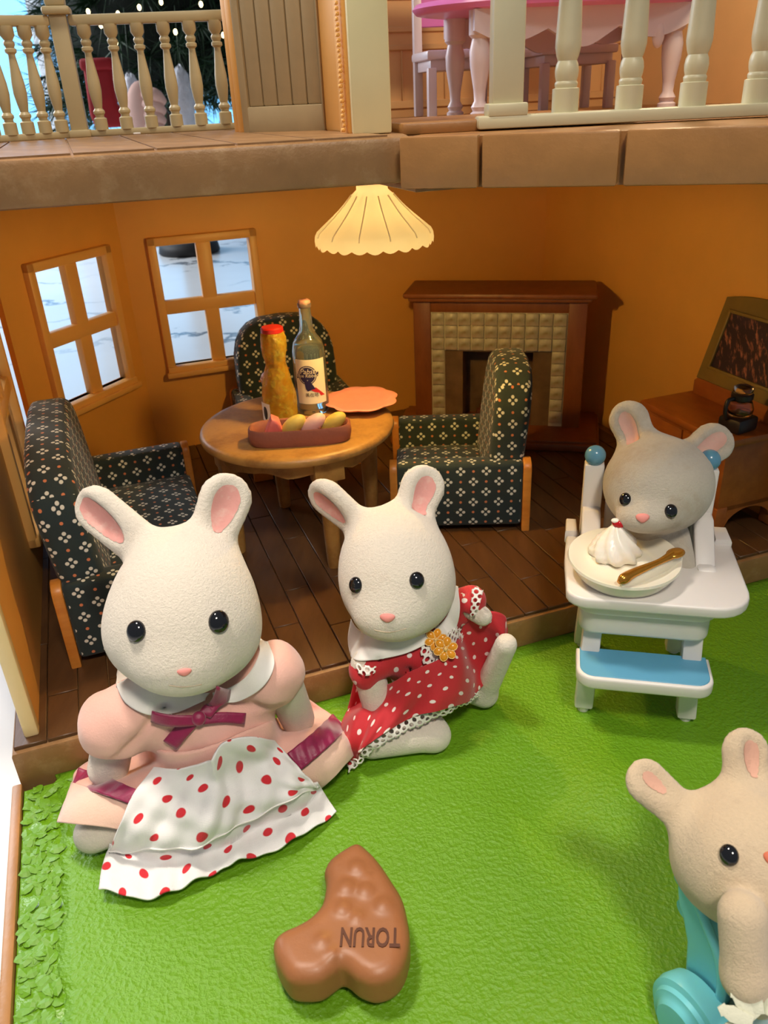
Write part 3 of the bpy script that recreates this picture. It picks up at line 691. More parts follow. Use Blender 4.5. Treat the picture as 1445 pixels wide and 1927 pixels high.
def make_seat(name, loc, rz, Wd, label, cat, group):
    """front faces local -y, width along x, origin at the centre of the footprint"""
    D = .50; h = .275; e = empty(name, loc, rz, label, cat, group)
    for s in (-1, 1):
        x0, x1 = sorted((s*(Wd/2-.075), s*Wd/2))
        mk('armrest', box(x0, x1, -D/2+.02, D/2-.025, .022, h, .016, 3), M_fabric, e, local=True, box=True, auto=50)
        for y0, y1, hh in ((-D/2-.006, -D/2+.022, h+.006), (D/2-.026, D/2+.004, h+.004)):
            mk('arm_panel', xf(prism([(x0-.004, 0), (x1+.004, 0)]+[((x0+x1)/2+(x1-x0+.008)/2*math.cos(t), hh-.036+.036*math.sin(t)) for t in np.linspace(0, PI, 9)], -y1, -y0, .004), XZ()), M_chairw, e, local=True, auto=40)
    mk('seat_base', box(-Wd/2+.07, Wd/2-.07, -D/2+.03, D/2-.03, .03, .10, .006), M_fabric, e, local=True, box=True, auto=40)
    mk('seat_cushion', puff(-Wd/2+.072, Wd/2-.072, -D/2+.012, D/2-.11, .09, .160, .030), M_fabric, e, local=True, box=True, auto=60)
    b = backshape(Wd-.06, .10, .595, .26 if Wd < .7 else .2, .0, .13)
    b = (b[0]+np.array([0, D/2-.15, 0]), b[1]); b[0][:, 1] += (b[0][:, 2]-.1)*.10-.015
    mk('backrest', b, M_fabric, e, local=True, box=True, auto=60)
    mk('front_rail', box(-Wd/2+.07, Wd/2-.07, -D/2+.016, -D/2+.034, .02, .085, .004), M_chairw, e, local=True, auto=40)
    for x in (-Wd/2+.12, Wd/2-.12):
        for y in (-D/2+.08, D/2-.08): mk('foot', mv(lathe([(.016, 0), (.02, .012), (.02, .034)], 12), (x, y, 0)), M_chairw, e, local=True, auto=40)
    return e
make_seat('armchair', (.295, 2.855, 0), math.radians(-93), .52, 'dark floral armchair seen side-on between the table and fireplace', 'armchair', 'dark floral seats')
cc = HW(.855-.0, 0)
make_seat('armchair', tuple(PY(552, 700, 3.44)[:2])+(0,), TH*.9, .52, 'dark floral armchair behind the round table, facing out', 'armchair', 'dark floral seats')
lsm = HW(-.02, 2.575)
make_seat('loveseat', (lsm[0], lsm[1], 0), TH+PI/2, .97, 'dark floral two-seat sofa along the left wall behind the rabbit in pink', 'sofa', 'dark floral seats')
# ================================================================ ROUND TABLE AND WHAT STANDS ON IT
TBL = np.array([-.29, 2.64, 0]); TZ = .452
tb = empty('round_table', TBL, TH, 'round tan table with scalloped apron in the middle of the room', 'table')
mk('tabletop', lathe([(.28, .410), (.315, .412), (.318, .418), (.337, .422), (.341, .432), (.337, .444), (.326, .451), (.31, TZ), (.001, TZ)], 72), M_table, tb, local=True, auto=45)
ap = []; n = 96
Va, Fa = [], []
for k in range(n):
    a = 2*PI*k/n; zb = .368-.008*math.cos(8*a+2.4)+.006*abs(math.sin(8*a)); 
    for r, z in ((.29, .415), (.29, zb), (.275, zb), (.275, .415)): Va.append((r*math.cos(a), r*math.sin(a), z))
for k in range(n):
    for j in range(4): a, b = k*4+j, k*4+(j+1) % 4; c, d = ((k+1) % n)*4+(j+1) % 4, ((k+1) % n)*4+j; Fa.append((a, d, c, b))
mk('apron', (np.array(Va), Fa), M_table, tb, local=True, auto=50)
for k in range(4):
    a = math.radians(-85)+k*PI/2; M = T4((.272*math.cos(a), .272*math.sin(a), 0), a)
    mk('leg_block', xf(box(-.03, .026, -.052, .052, .335, .412, .004), M), M_table, tb, local=True, auto=40)
    mk('leg', xf(mv(lathe([(.022, 0), (.024, .02), (.030, .2), (.034, .34)], 16), (-.006, 0, 0)), M), M_table, tb, local=True, auto=40)
def on_table(px, py): p = PZ(px, py, TZ); return p
# clear bottle
bp = on_table(590, 772); bo = empty('bottle', bp, 0, 'tall clear pale-blue glass bottle with a white printed label on the round table', 'bottle')
bprof = [(.001, .006), (.052, 0), (.058, .006), (.0595, .02), (.0585, .14), (.0565, .225), (.050, .255), (.036, .275), (.026, .290), (.0225, .31), (.020, .37), (.0235, .374), (.0235, .386), (.0195, .388)]
tb_in = [(.0165, .384), (.0165, .31), (.022, .287), (.046, .254), (.0525, .225), (.0545, .14), (.0555, .022), (.001, .02)]
mk('glass_body', lathe(bprof+tb_in, 48, cap=False), glass('pale_blue_glass', (.80, .95, .95, 1), .02, 1.45, .95).m, bo, local=True)
mk('liquid', lathe([(.001, .0225), (.053, .0235), (.0535, .14), (.052, .222), (.047, .245), (.001, .245)], 40), glass('clear_water', (.93, .95, .82, 1), .0, 1.33, .93).m, bo, local=True)
mk('stopper', mv(lathe([(.0165, 0), (.0195, .006), (.021, .022), (.018, .026), (.001, .026)], 20, rf=lambda a, i: 1+.05*math.sin(5*a+i)), (0, 0, .372)), simple('dusky_pink_stopper', srgb(176, 124, 118), .5, .15, 30, .3, 60, .003), bo, local=True)
cama = math.atan2(-bp[1], -bp[0])
def curved(a0, a1, z0, z1, R, nseg=24):
    V, F = [], []
    for i in range(nseg+1):
        a = a0+(a1-a0)*i/nseg
        for r in (R, R+.0008): V += [(r*math.cos(a), r*math.sin(a), z0), (r*math.cos(a), r*math.sin(a), z1)]
    for i in range(nseg): a = 4*i; b = a+4; F += [(a+2, b+2, b+3, a+3), (b, a, a+1, b+1), (a+1, a+3, b+3, b+1), (a, b, b+2, a+2)]
    return np.array(V), F
def bend(px, pz, R, a0): return np.array([(R*math.cos(a0+x/R), R*math.sin(a0+x/R), z) for x, z in zip(px, pz)])
M_lab = simple('white_label_paper', srgb(236, 232, 222), .5, .02); M_navy = simple('navy_ink', srgb(30, 28, 88), .5, .03); M_red = simple('red_ink', srgb(196, 40, 54), .5, .03); M_blk = simple('black_ink', srgb(24, 22, 24), .5, 0)
lab = mk('label', curved(cama-.95, cama+.95, .045, .205, .0594), M_lab, bo, local=True, auto=40); LR = .0603
def decal(name, poly, m, R=LR, parent=None, a0=None, thick=.0006):
    poly = np.array(poly); bm = bmesh.new(); f = bm.faces.new([bm.verts.new((x, 0, z)) for x, z in poly]); bmesh.ops.triangulate(bm, faces=[f])
    bmesh.ops.subdivide_edges(bm, edges=bm.edges[:], cuts=2, use_grid_fill=True); V, F = bmvf(bm)
    return mk(name, (bend(V[:, 0], V[:, 2], R, a0 if a0 is not None else cama), F), m, parent or lab, local=True)
MW[lab] = MW[bo]
cx, cz = -.012, .150
circ = lambda r, n=32: [(cx+r*math.cos(2*PI*k/n), cz+r*math.sin(2*PI*k/n)) for k in range(n)]
decal('emblem', circ(.034), M_navy); decal('emblem_ring', circ(.0305), M_lab, LR+.0004); decal('emblem_disc', circ(.0285), M_navy, LR+.0008)
decal('ribbon_band', [(cx-.042, cz-.012), (cx+.040, cz-.006), (cx+.042, cz+.010), (cx-.040, cz+.004)], M_navy, LR+.0010)
decal('ribbon_tail', [(cx-.012, cz-.026), (cx+.012, cz-.026), (cx+.026, cz-.050), (cx+.012, cz-.052), (cx-.002, cz-.058), (cx-.008, cz-.05)], M_navy, LR+.0008)
decal('ribbon_tail', [(cx+.026, cz-.044), (cx+.062, cz-.078), (cx+.044, cz-.078), (cx+.038, cz-.066), (cx+.024, cz-.062), (cx+.010, cz-.054)], M_red, LR+.0007)
def textmesh(s, size, shear=0, offset=0, extrude=0):
    cu = bpy.data.curves.new('txt', 'FONT'); cu.body = s; cu.size = size; cu.align_x = 'CENTER'; cu.align_y = 'CENTER'; cu.shear = shear; cu.offset = offset; cu.extrude = extrude; cu.resolution_u = 3
    o = bpy.data.objects.new('txt', cu); COL.objects.link(o); bpy.context.view_layer.update()
    me = bpy.data.meshes.new_from_object(o.evaluated_get(bpy.context.evaluated_depsgraph_get())); V = np.array([v.co[:] for v in me.vertices]).reshape(-1, 3); F = [tuple(p.vertices) for p in me.polygons]
    bpy.data.objects.remove(o); bpy.data.curves.remove(cu); bpy.data.meshes.remove(me); return V, F
for s, z, size, m, x, sh_ in (('Pabst', cz+.013, .025, M_lab, cx, .35), ('Blue Ribbon', cz-.002, .0165, M_lab, cx, .1), ('\u7f8e\u5728\u5730', cz-.072, .016, M_blk, cx+.012, 0), ('*', cz-.02, .012, M_lab, cx, 0)):
    V, F = textmesh(s, size, sh_)
    if len(V): mk('lettering', (bend(V[:, 0]+x, V[:, 1]+z, LR+.0013, cama), F), m, lab, local=True, smooth=False)
# amber bottle
ap_ = on_table(530, 790); ab = empty('bottle', ap_, 0, 'wavy amber glass bottle with a red cap in front of the clear bottle', 'bottle')
aprof = [(.001, 0), (.055, 0), (.060, .006), (.061, .03), (.060, .07), (.058, .10), (.052, .14), (.043, .175), (.036, .20), (.035, .215), (.040, .235), (.0445, .262), (.043, .295), (.038, .315), (.001, .318)]
def amber():
    t = NT('amber_resin'); c = t.co(); t.p(Base_Color=(.92, .55, .05, 1), Roughness=.05, Transmission_Weight=.7, IOR=1.4)
    t.p(Base_Color=t.mix(t.ramp(t.noise(40, 4, c), .4, .65), (.90, .48, .02, 1), (1, .74, .08, 1))); t.bump(t.noise(70, 4, c), .9, .008); return t.m
aw = lathe([(r*.98, z) for r, z in aprof], 64, rf=lambda a, i: 1+.05*math.sin(5*a+1.7*i)*(1 if 3 < i else .2)+.02*math.sin(13*a-i)); mk('amber_body', aw, amber(), ab, local=True)
M_flake = simple('gold_flake', srgb(214, 150, 30), .25, .3, 60, metal=.6)
fk = []
for i in range(140):
    z = .012+.29*rng.random(); r = np.interp(z, [p[1] for p in aprof[1:]], [p[0] for p in aprof[1:]])*.86*math.sqrt(rng.random()); a = rng.random()*6.28
    q = xf((np.array([(-.5, -.3, 0), (.5, -.2, 0), (.3, .4, .1), (0, 0, .3)])*.008, [(0, 1, 2), (0, 1, 3), (1, 2, 3), (2, 0, 3)]), T4((r*math.cos(a), r*math.sin(a), z), rng.random()*6, rng.random()*6)); fk.append(q)
tag(mk('gold_flakes', join(*fk), M_flake, ab, local=True, smooth=False), kind='stuff')
mk('cap', mv(lathe([(.034, 0), (.038, .004), (.038, .016), (.034, .020), (.001, .020)], 24), (0, 0, .312)), simple('red_cap', srgb(190, 36, 30), .35, .05), ab, local=True, auto=40)
ca2 = math.atan2(-ap_[1], -ap_[0]); l2 = mk('label', curved(ca2-1.42, ca2-.62, .012, .078, .0625), M_lab, ab, local=True, auto=40); MW[l2] = MW[ab]
decal('label_print', [(-.062+.011*math.cos(t), .043+.024*math.sin(t)) for t in np.linspace(0, 2*PI, 20)[:-1]], M_blk, .0636, l2, ca2)
# pale cup behind the amber bottle
cp = on_table(512, 752); cu_ = empty('cup', cp, 0, 'small pale pink figurine cup half hidden behind the amber bottle', 'cup')
M_pp = simple('pale_pink_ceramic', srgb(230, 190, 176), .4, .05)
mk('cup_body', lathe([(.016, 0), (.020, .03), (.030, .06), (.036, .085), (.032, .088), (.024, .06), (.001, .05)], 24), M_pp, cu_, local=True, auto=50)
mk('knob', mv(ball(.016, 14, 10), (.004, 0, .125)), M_pp, cu_, local=True); mk('lid', mv(lathe([(.034, 0), (.03, .012), (.010, .03), (.001, .03)], 20), (0, 0, .087)), M_pp, cu_, local=True)
# tray with sweets
tp = on_table(566, 828); tr = empty('tray', tp, math.radians(3), 'brown clay tray of sweets at the front of the round table', 'tray')
ov = [(.165*math.copysign(abs(math.cos(t))**.55, math.cos(t)), .062*math.copysign(abs(math.sin(t))**.6, math.sin(t))) for t in np.linspace(0, 2*PI, 49)[:-1]]
ovn = np.array(ov); V, F = [], []
for sc_, z in ((.96, 0), (1.0, .006), (1.03, .03), (1.02, .052), (.985, .058), (.93, .055), (.90, .03), (.88, .016)):
    for x, y in ovn: V.append((x*(sc_ if sc_ > .95 else 1-(1-sc_)*.7), y*(sc_ if sc_ > .95 else 1-(1-sc_)*2), z))
m = len(ovn)
for i in range(7):
    for k in range(m): F.append((i*m+k, i*m+(k+1) % m, (i+1)*m+(k+1) % m, (i+1)*m+k))
F.append(tuple(range(m))[::-1]); F.append(tuple(range(7*m, 8*m)))
mk('tray_body', (np.array(V), F), simple('brown_clay', srgb(140, 82, 66), .7, .08, 20, .3, 70, .004, dirt=(srgb(206, 170, 160), 30, .68, .6)), tr, local=True, auto=60)
for k, (x, col, lb) in enumerate(((-.095, (226, 120, 112), 'coral pink wedge sweet at the left end of the clay tray'), (-.02, (208, 186, 92), 'yellow sweet second from the left in the clay tray'), (.045, (228, 184, 176), 'pale pink sweet third from the left in the clay tray'), (.112, (204, 180, 84), 'yellow sweet at the right end of the clay tray'))):
    M = MW[tr] @ T4((x, .002, .053), 0, .15, -.42)
    if k == 0: vf = prism([(-.052, -.03), (.03, -.03), (.038, .012), (.022, .034)], -.022, .022, .012, 3); vf = xf(vf, XZ())
    else: vf = ball(1, 20, 12, (.047, .024, .029)); vf[0][:, 0] += vf[0][:, 2]*.45
    tag(mk('sweet', xf(vf, M), simple('sweet_%d' % k, srgb(*col), .55, .08, 24, .2, 50, .003), auto=60), lb, 'sweet', 'sweets in the clay tray')
# pink plate
pp = on_table(680, 765); pk = empty('plate', pp, 0, 'pale pink scalloped plate at the right edge of the round table', 'plate')
sc8 = lambda a, i: 1+(.045*abs(math.sin(4*a))-.02)*(1 if i > 2 else .3)
mk('plate_body', lathe([(.001, .002), (.055, 0), (.075, .006), (.105, .016), (.128, .026), (.132, .030), (.128, .033), (.104, .026), (.086, .018), (.001, .016)], 80, rf=lambda a, i: 1+(.10*abs(math.sin(4*a+.4))-.06)*(1 if 2 <= i <= 7 else 0)), simple('salmon_pink_ceramic', srgb(238, 156, 144), .45, .05, 20, .35, 60, .004), pk, local=True, auto=60)
# ================================================================ CABINET, PICTURE, COFFEE JAR
Ct = HW(2.05, 2.155); cab = empty('cabinet', Ct, TH, 'low orange-brown wooden cabinet against the right wall behind the high chair', 'cabinet')
CW, CD, CH = .43, .30, .385     # along v, along u
mk('top', box(-CD/2-.025, CD/2, -CW/2-.02, CW/2+.02, CH-.028, CH, .007), M_cab, cab, local=True, auto=40)
mk('body', box(-CD/2, CD/2-.01, -CW/2, CW/2, .10, CH-.026, .004), M_cab, cab, local=True, auto=40)
for x in (-CD/2, CD/2-.05):
    for y in (-CW/2, CW/2-.045): mk('leg', box(x-.004, x+.045, y-.004, y+.049, 0, .12, .006), M_cab, cab, local=True, auto=40)
arch = [(-CD/2+.04, .12)]+[(-CD/2+.04+(CD-.09)*t, .03+.07*math.sin(PI*t)**.5) for t in np.linspace(0, 1, 13)]+[(CD/2-.05, .12)]
for y in (-CW/2+.02, CW/2): mk('side_apron', xf(prism(arch, 0, .02), XZ((0, y, 0))), M_cab, cab, local=True, auto=30)
arch = [(-CW/2+.04, .12)]+[(-CW/2+.04+(CW-.08)*t, .03+.07*math.sin(PI*t)**.5) for t in np.linspace(0, 1, 13)]+[(CW/2-.04, .12)]
mk('front_apron', xf(prism(arch, 0, .02), YZ((-CD/2, 0, 0))), M_cab, cab, local=True, auto=30)
mk('door', box(-CD/2-.008, -CD/2+.004, -CW/2+.03, -.006, .125, CH-.045, .004), M_cab, cab, local=True, auto=40)
mk('door', box(-CD/2-.008, -CD/2+.004, .006, CW/2-.03, .125, CH-.045, .004), M_cab, cab, local=True, auto=40)
ups = [(-CW/2, CH-.004), (CW/2, CH-.004), (CW/2, CH+.05), (CW/2-.03, CH+.075), (-CW/2+.03, CH+.075), (-CW/2, CH+.05)]
mk('upstand', xf(prism(ups, 0, .022, .004), YZ((CD/2-.10, 0, 0))), M_cab, cab, local=True, auto=40)
# picture leaning against the wall
PA = HW(2.085, 2.345, .455); pdir = -VH; pup = unit(UH*.30+np.array([0, 0, 1])); pn = np.cross(pdir, pup)
PMx = frm(pdir, pup, pn, PA)   # x along the frame, y up, z towards the room
if (pn @ (CAM-PA)) < 0: pn = -pn; PMx = frm(pdir, pup, pn, PA)
pf = empty('picture', PA+pdir*.21, 0, 'dark printed crowd picture in an olive frame leaning on the cabinet', 'picture'); PWd, PH = .44, .33
M_frame = simple('olive_gold_frame', srgb(128, 104, 52), .5, .12, 9)
top = [(PWd*t, PH-.05+.05*math.sin(PI*(.12+.88*t))**.7) for t in np.linspace(0, 1, 17)]
mk('frame', xf(prism([(0, 0), (PWd, 0)]+top[::-1], -.02, 0, .006), PMx), M_frame, pf, auto=40)
rimp = lambda a, b, c, d: xf(box(a, b, c, d, 0, .012, .004), PMx)
mk('inner_rim', join(rimp(.045, PWd-.045, .045, .058), rimp(.045, PWd-.045, PH-.075, PH-.062), rimp(.045, .058, .045, PH-.062), rimp(PWd-.058, PWd-.045, .045, PH-.062)), M_frame, pf, auto=40)
def crowd():
    t = NT('dark_crowd_print'); c = t.N('ShaderNodeMapping', {'Vector': t.co('Generated'), 'Scale': (26, 11, 1)})
    f = t.noise(1.0, 4, c, .6); g = t.noise(3, 3, t.co('Generated'))
    b = t.mix(t.ramp(f, .52, .68), srgb(36, 22, 28), srgb(180, 112, 84)); b = t.mix(t.ramp(g, .5, .7, 0, .6), b, srgb(54, 32, 44)); t.p(Base_Color=b, Roughness=.3); return t.m
mk('print', xf(box(.056, PWd-.056, .056, PH-.073, .0015, .004), PMx), crowd(), pf, smooth=False)
jc = PZ(1386, 808, CH+.001); jar = empty('coffee_jar', jc, 0, 'small glass jar with black collar and dark base on the cabinet', 'jar')
M_dark = simple('black_jar_plastic', srgb(30, 26, 34), .4, .1)
mk('base', xf(box(-.05, .05, -.045, .045, 0, .052, .012), T4((0, 0, 0), .5)), M_dark, jar, local=True, auto=40)
mk('glass_bowl', lathe([(.001, .056), (.034, .053), (.042, .062), (.043, .08), (.036, .10), (.028, .115), (.025, .115), (.033, .099), (.039, .08), (.038, .064), (.001, .060)], 32, cap=False), glass('jar_glass', (.95, .88, .88, 1), .03).m, jar, local=True)
mk('collar', lathe([(.029, .108), (.035, .112), (.036, .128), (.031, .133), (.026, .128)], 28, cap=False), M_dark, jar, local=True, auto=40)
mk('glass_lid', lathe([(.030, .131), (.033, .14), (.030, .152), (.020, .157), (.001, .158)], 28), glass('jar_lid_glass', (.8, .78, .75, 1), .08).m, jar, local=True)
mk('handle', tube([(-.033, -.012, .118), (-.056, -.02, .112), (-.060, -.022, .075), (-.05, -.016, .045)], .007, 10, 14), M_dark, jar, local=True)
# ================================================================ TOY RABBITS
def ear(S, fr, tip, base, rt, rb, d, nrm, thick=.42, hollow=None, dt=0.):
    """flattened tapered ear; nrm = (right, up, out) weights of the opening's direction; hollow = (x, y, half-length px, half-width px, angle deg, depth shift)"""
    c, r, b, n, s = fr
    a = P(*base, d); t = P(*tip, d+dt); ax = unit(t-a)
    nn = r*nrm[0]+b*nrm[1]+n*nrm[2]; nn = unit(nn-ax*(nn @ ax))
    S.cap(a, t, rb*d/FPX, rt*d/FPX, .035, 'u', (nn, 1/thick))
    if hollow:
        x, y, hl, hw, off = hollow; w = np.cross(ax, nn); hc = P(x, y, d+dt*.6)+nn*(rt*d/FPX*thick*1.02)
        S.ell(hc, (ax, w, nn), (hl*d/FPX, hw*d/FPX, rt*d/FPX*thick*off), .012, 's')
        S.holl.append((hc, np.array((ax, w, nn)), np.array((hl*d/FPX, hw*d/FPX, rt*d/FPX*thick*off))))
def surfmesh(S, h):
    V, F = S.mesh(h); f = np.array(F[0]); a, b, c = V[f[0]], V[f[1]], V[f[2]]
    N = S.grad(V)
    FF = np.array(F); nr = np.cross(V[FF[:, 1]]-V[FF[:, 0]], V[FF[:, 2]]-V[FF[:, 0]]); fl = (nr*N[FF[:, 0]]).sum(1) < 0; FF[fl] = FF[fl][:, ::-1]
    return V, [tuple(q) for q in FF], N
def body_mesh(S, root, m, h=.0085, mp_=None):
    V, F, N = surfmesh(S, h); o = mk('body', (V, F), m, root)
    for i, (hc, R, r) in enumerate(S.holl):     # pink lining of each ear: the hollow's own faces
        q = (V-hc) @ R.T; k0 = np.sqrt(((q/r)**2).sum(1)); W_ = V+N*.0012; vs, fs = [], []
        for f in F:
            if min(k0[j] for j in f) > 1.06: continue
            for tri in ((f[0], f[1], f[2]), (f[0], f[2], f[3])):
                poly = []
                for j, k in zip(tri, tri[1:]+tri[:1]):
                    if k0[j] < 1.03: poly.append(W_[j])
                    if (k0[j] < 1.03) != (k0[k] < 1.03): t = (1.03-k0[j])/(k0[k]-k0[j]); poly.append(W_[j]+t*(W_[k]-W_[j]))
                if len(poly) > 2: fs.append(tuple(range(len(vs), len(vs)+len(poly)))); vs += poly
        if fs:
            bm = bmesh.new(); bv = [bm.verts.new(v) for v in vs]
            for f in fs: bm.faces.new([bv[j] for j in f])
            bmesh.ops.remove_doubles(bm, verts=bm.verts[:], dist=1e-5)
            left = set(bm.verts); isl = []
            while left:
                st = [left.pop()]; cur = set(st)
                while st:
                    for e_ in st.pop().link_edges:
                        for w_ in e_.verts:
                            if w_ in left: left.discard(w_); cur.add(w_); st.append(w_)
                isl.append(cur)
            isl.sort(key=len)
            for cur in isl[:-1]: bmesh.ops.delete(bm, geom=list(cur), context='VERTS')
            mk('inner_ear', bmvf(bm), mp_ or M_pink, root)
    return o
def eye(S, root, x, y, r, name='eye'):
    p = S.march([(x, y)])[0]; g = S.grad(p)[0]; d = (p-CAM) @ FWD; R = r*d/FPX; n = unit(CAM-p); o = unit(g*.75+n*.25)
    u = unit(RGT-o*(RGT @ o)); V, F = ball(1, 20, 14, (R*.95, R*1.06, R*.62)); mk(name, xf((V, F), frm(u, np.cross(o, u), o, p+g*R*.05)), M_black, root)
def nose(S, root, x, y, rx, ry, m=None):
    p = S.march([(x, y)])[0]; g = S.grad(p)[0]; d = (p-CAM) @ FWD; o = g; u = unit(RGT-o*(RGT @ o))
    V, F = ball(1, 18, 12, (rx*d/FPX, ry*d/FPX, ry*d/FPX*.55)); V[:, 0] *= 1+.35*(V[:, 1]/(ry*d/FPX))
    mk('nose', xf((V, F), frm(u, np.cross(o, u), o, p)), m or M_nose, root)
def mouth(S, root, pts):
    q = S.march(pts, off=.0008); mk('mouth', tube(smoothpath(q, 16), .0010, 6), simple('mouth_line', srgb(206, 186, 160), .9, .05), root)
def newfig(): S = Sdf(); S.holl = []; return S
def drape(S, pts, ground=-.106, off=.006, ymax=1.775): return S.march(pts, ground, off=off, ymax=ymax)
def ribbon(S, root, name, a, b, m, off=.012, nu=10, nv=4, th=.004, rip=None):
    A, B = drape(S, a, off=off), drape(S, b, off=off); vf, uv = sheet([A, B], nu, nv, th, rip); return mk(name, vf, m, root, uv=uv)
M_cream = furmat('cream_flock', srgb(236, 225, 210), srgb(196, 166, 136), .3, .58)
M_grey = furmat('grey_cream_flock', srgb(204, 194, 178), srgb(172, 140, 100), .55, .5)
M_tanf = furmat('tan_flock', srgb(226, 202, 170), srgb(160, 126, 92), .4, .56)
M_pcot = simple('pink_cotton', srgb(234, 182, 168), .9, .05, 16, .45, 210, .003, sheen=.3)
M_pcot2 = simple('pale_pink_hem_cotton', srgb(236, 196, 176), .9, .05, 16, .45, 240, .003, sheen=.3)
M_wcot = simple('white_collar_cotton', srgb(236, 232, 228), .9, .03, 20, .3, 240, .002, sheen=.3)
M_satin = simple('burgundy_satin', srgb(140, 14, 70), .38, .15, 60, .35, 160, .003, sheen=.4)
M_apron = dots('red_dotted_white_cotton', srgb(238, 236, 236), srgb(206, 30, 44), .098, .098, .0115)
M_reddot = dots('white_dotted_red_cotton', srgb(196, 30, 42), srgb(240, 226, 220), .072, .072, .0072, .7)
def lace():
    t = NT('white_lace'); uv = t.co('UV'); x, y = lattice(t, uv, .022, .020, 0, 0); x2, y2 = lattice(t, uv, .022, .020, .5, .5)
    d = t.M('MINIMUM', length2(t, x, y), length2(t, x2, y2)); t.p(Base_Color=srgb(238, 232, 226), Roughness=.9, Alpha=t.ramp(d, .0050, .0062, 0, 1)); return t.m
M_lace = lace()
# ---------------------------------------------------------------- rabbit in the pink dress
d = 1.78; fr = viewframe(345, 1165, d); c, r, b, n, s = fr; RV = np.array((r, b, n))
S = newfig()
S.ell(P(345, 1184, d), RV, (146*s, 117*s, .150), .03)
S.ell(P(348, 1112, d+.01), RV, (124*s, 116*s, .14), .06)
S.ell(P(340, 1250, d)+n*.085, RV, (72*s, 47*s, .058), .05)
ear(S, fr, (186, 962), (296, 1052), 51, 50, d+.03, (-.75, -.15, .65), .46, (186, 966, 74, 30, .95))
ear(S, fr, (424, 940), (392, 1030), 51, 44, d+.03, (.25, .05, .95), .42, (424, 944, 58, 34, .75))
S.cap(PY(372, 1330, 1.52), PY(390, 1400, 1.52), .09, .10, .03)
S.cap(PY(222, 1345, 1.46), PZ(204, 1444, .035), .050, .049, .02)
S.cap(PY(530, 1280, 1.50), PZ(560, 1352, .03), .048, .044, .02)
S.cap(PZ(330, 1505, -.03), PZ(176, 1568, -.066), .05, .046, .02)
S.cap(PZ(455, 1455, -.03), PZ(604, 1430, -.05), .055, .046, .02)
mr = empty('toy_rabbit', PZ(390, 1470, -.112), 0, 'cream flocked toy rabbit sitting in a pink dress with dotted apron, largest of the rabbits', 'toy rabbit')
body_mesh(S, mr, M_cream)
eye(S, mr, 257, 1188, 20); eye(S, mr, 411, 1170, 21); nose(S, mr, 347, 1265, 13, 8); mouth(S, mr, [(318, 1290), (346, 1293), (380, 1288)])
# dress: bodice with puffed sleeves
D = newfig()
D.ell(PY(380, 1330, 1.49), RV, (105*s, 85*s, .10), .04); D.ell(PY(400, 1372, 1.475), RV, (128*s, 84*s, .105), .04)
wr = lambda p: .0035*np.sin(p[:, 0]*75+p[:, 2]*30)*np.sin(p[:, 2]*42+1)
D.cap(PY(292, 1325, 1.46), PY(216, 1362, 1.43), .085, .083, .035)
D.cap(PY(470, 1290, 1.52), PY(512, 1268, 1.50), .080, .078, .035)
D.p.append((lambda p: D0(p), .01, 'x')); D.p.pop()
for a_, b_ in (((300, 1340), (225, 1425)), ((330, 1375), (262, 1440)), ((440, 1330), (520, 1330)), ((310, 1330), (285, 1420))):      # pinched folds
    q = D.march([a_, b_]); D.cap(q[0], q[1], .006, .010, .02, 's')
V, F, N = surfmesh(D, .0085); V = V+N*(.0034*np.sin(V[:, 0]*60+V[:, 2]*25)*np.sin(V[:, 2]*35))[:, None]
mk('dress_bodice', (V, F), M_pcot, mr)
# collar
DS = newfig(); DS.p = D.p+S.p; DS.lo = D.lo+S.lo; DS.hi = D.hi+S.hi
DC = newfig(); DC.p = D.p
for rows_ in ([[(228, 1232), (262, 1272), (300, 1292), (350, 1304), (395, 1304)], [(222, 1264), (248, 1300), (285, 1322), (335, 1326), (388, 1312)], [(218, 1288), (238, 1324), (280, 1345), (332, 1341), (386, 1318)]],
              [[(400, 1304), (440, 1290), (470, 1266), (488, 1228), (484, 1200)], [(402, 1314), (446, 1306), (488, 1280), (508, 1242), (498, 1206)], [(400, 1322), (450, 1319), (496, 1291), (516, 1250), (504, 1208)]]):
    vf, uv, _ = drapesheet(DC, rows_, 50, 16, .012, .006, None, 6, 2); mk('collar', vf, M_wcot, mr, uv=uv)
# skirt with ribbon band
K = newfig(); K.p = list(D.p[:2]); K.lo = list(D.lo); K.hi = list(D.hi)
K.cap(PZ(330, 1490, -.02), PZ(178, 1540, -.040), .075, .070, .04); K.cap(PZ(455, 1450, -.02), PZ(606, 1420, -.030), .075, .068, .04); K.cap(PZ(390, 1450, -.01), PZ(395, 1520, -.04), .10, .08, .06)
r_top = [(225, 1398), (275, 1408), (345, 1415), (405, 1400), (460, 1376), (510, 1356), (548, 1336), (572, 1310)]
r_mid = [(148, 1446), (250, 1482), (320, 1495), (400, 1490), (480, 1460), (545, 1414), (592, 1378), (624, 1346)]
r_bnd = [(136, 1474), (232, 1508), (310, 1530), (400, 1524), (490, 1496), (568, 1446), (616, 1406), (651, 1370)]
r_hem = [(110, 1547), (222, 1560), (300, 1584), (400, 1572), (500, 1540), (600, 1484), (636, 1452), (669, 1414)]
vf, uv, _ = drapesheet(K, [r_top, r_mid, r_bnd], 90, 30, .010, .006, lambda u, v: .003*np.sin(u*46)*v); mk('skirt', vf, M_pcot, mr, uv=uv)
vf, uv, _ = drapesheet(K, [r_bnd, (np.array(r_bnd)+r_hem)/2, r_hem], 90, 22, .014, .010, lambda u, v: .0015*np.sin(u*40)); mk('hem_band', vf, M_pcot2, mr, uv=uv)
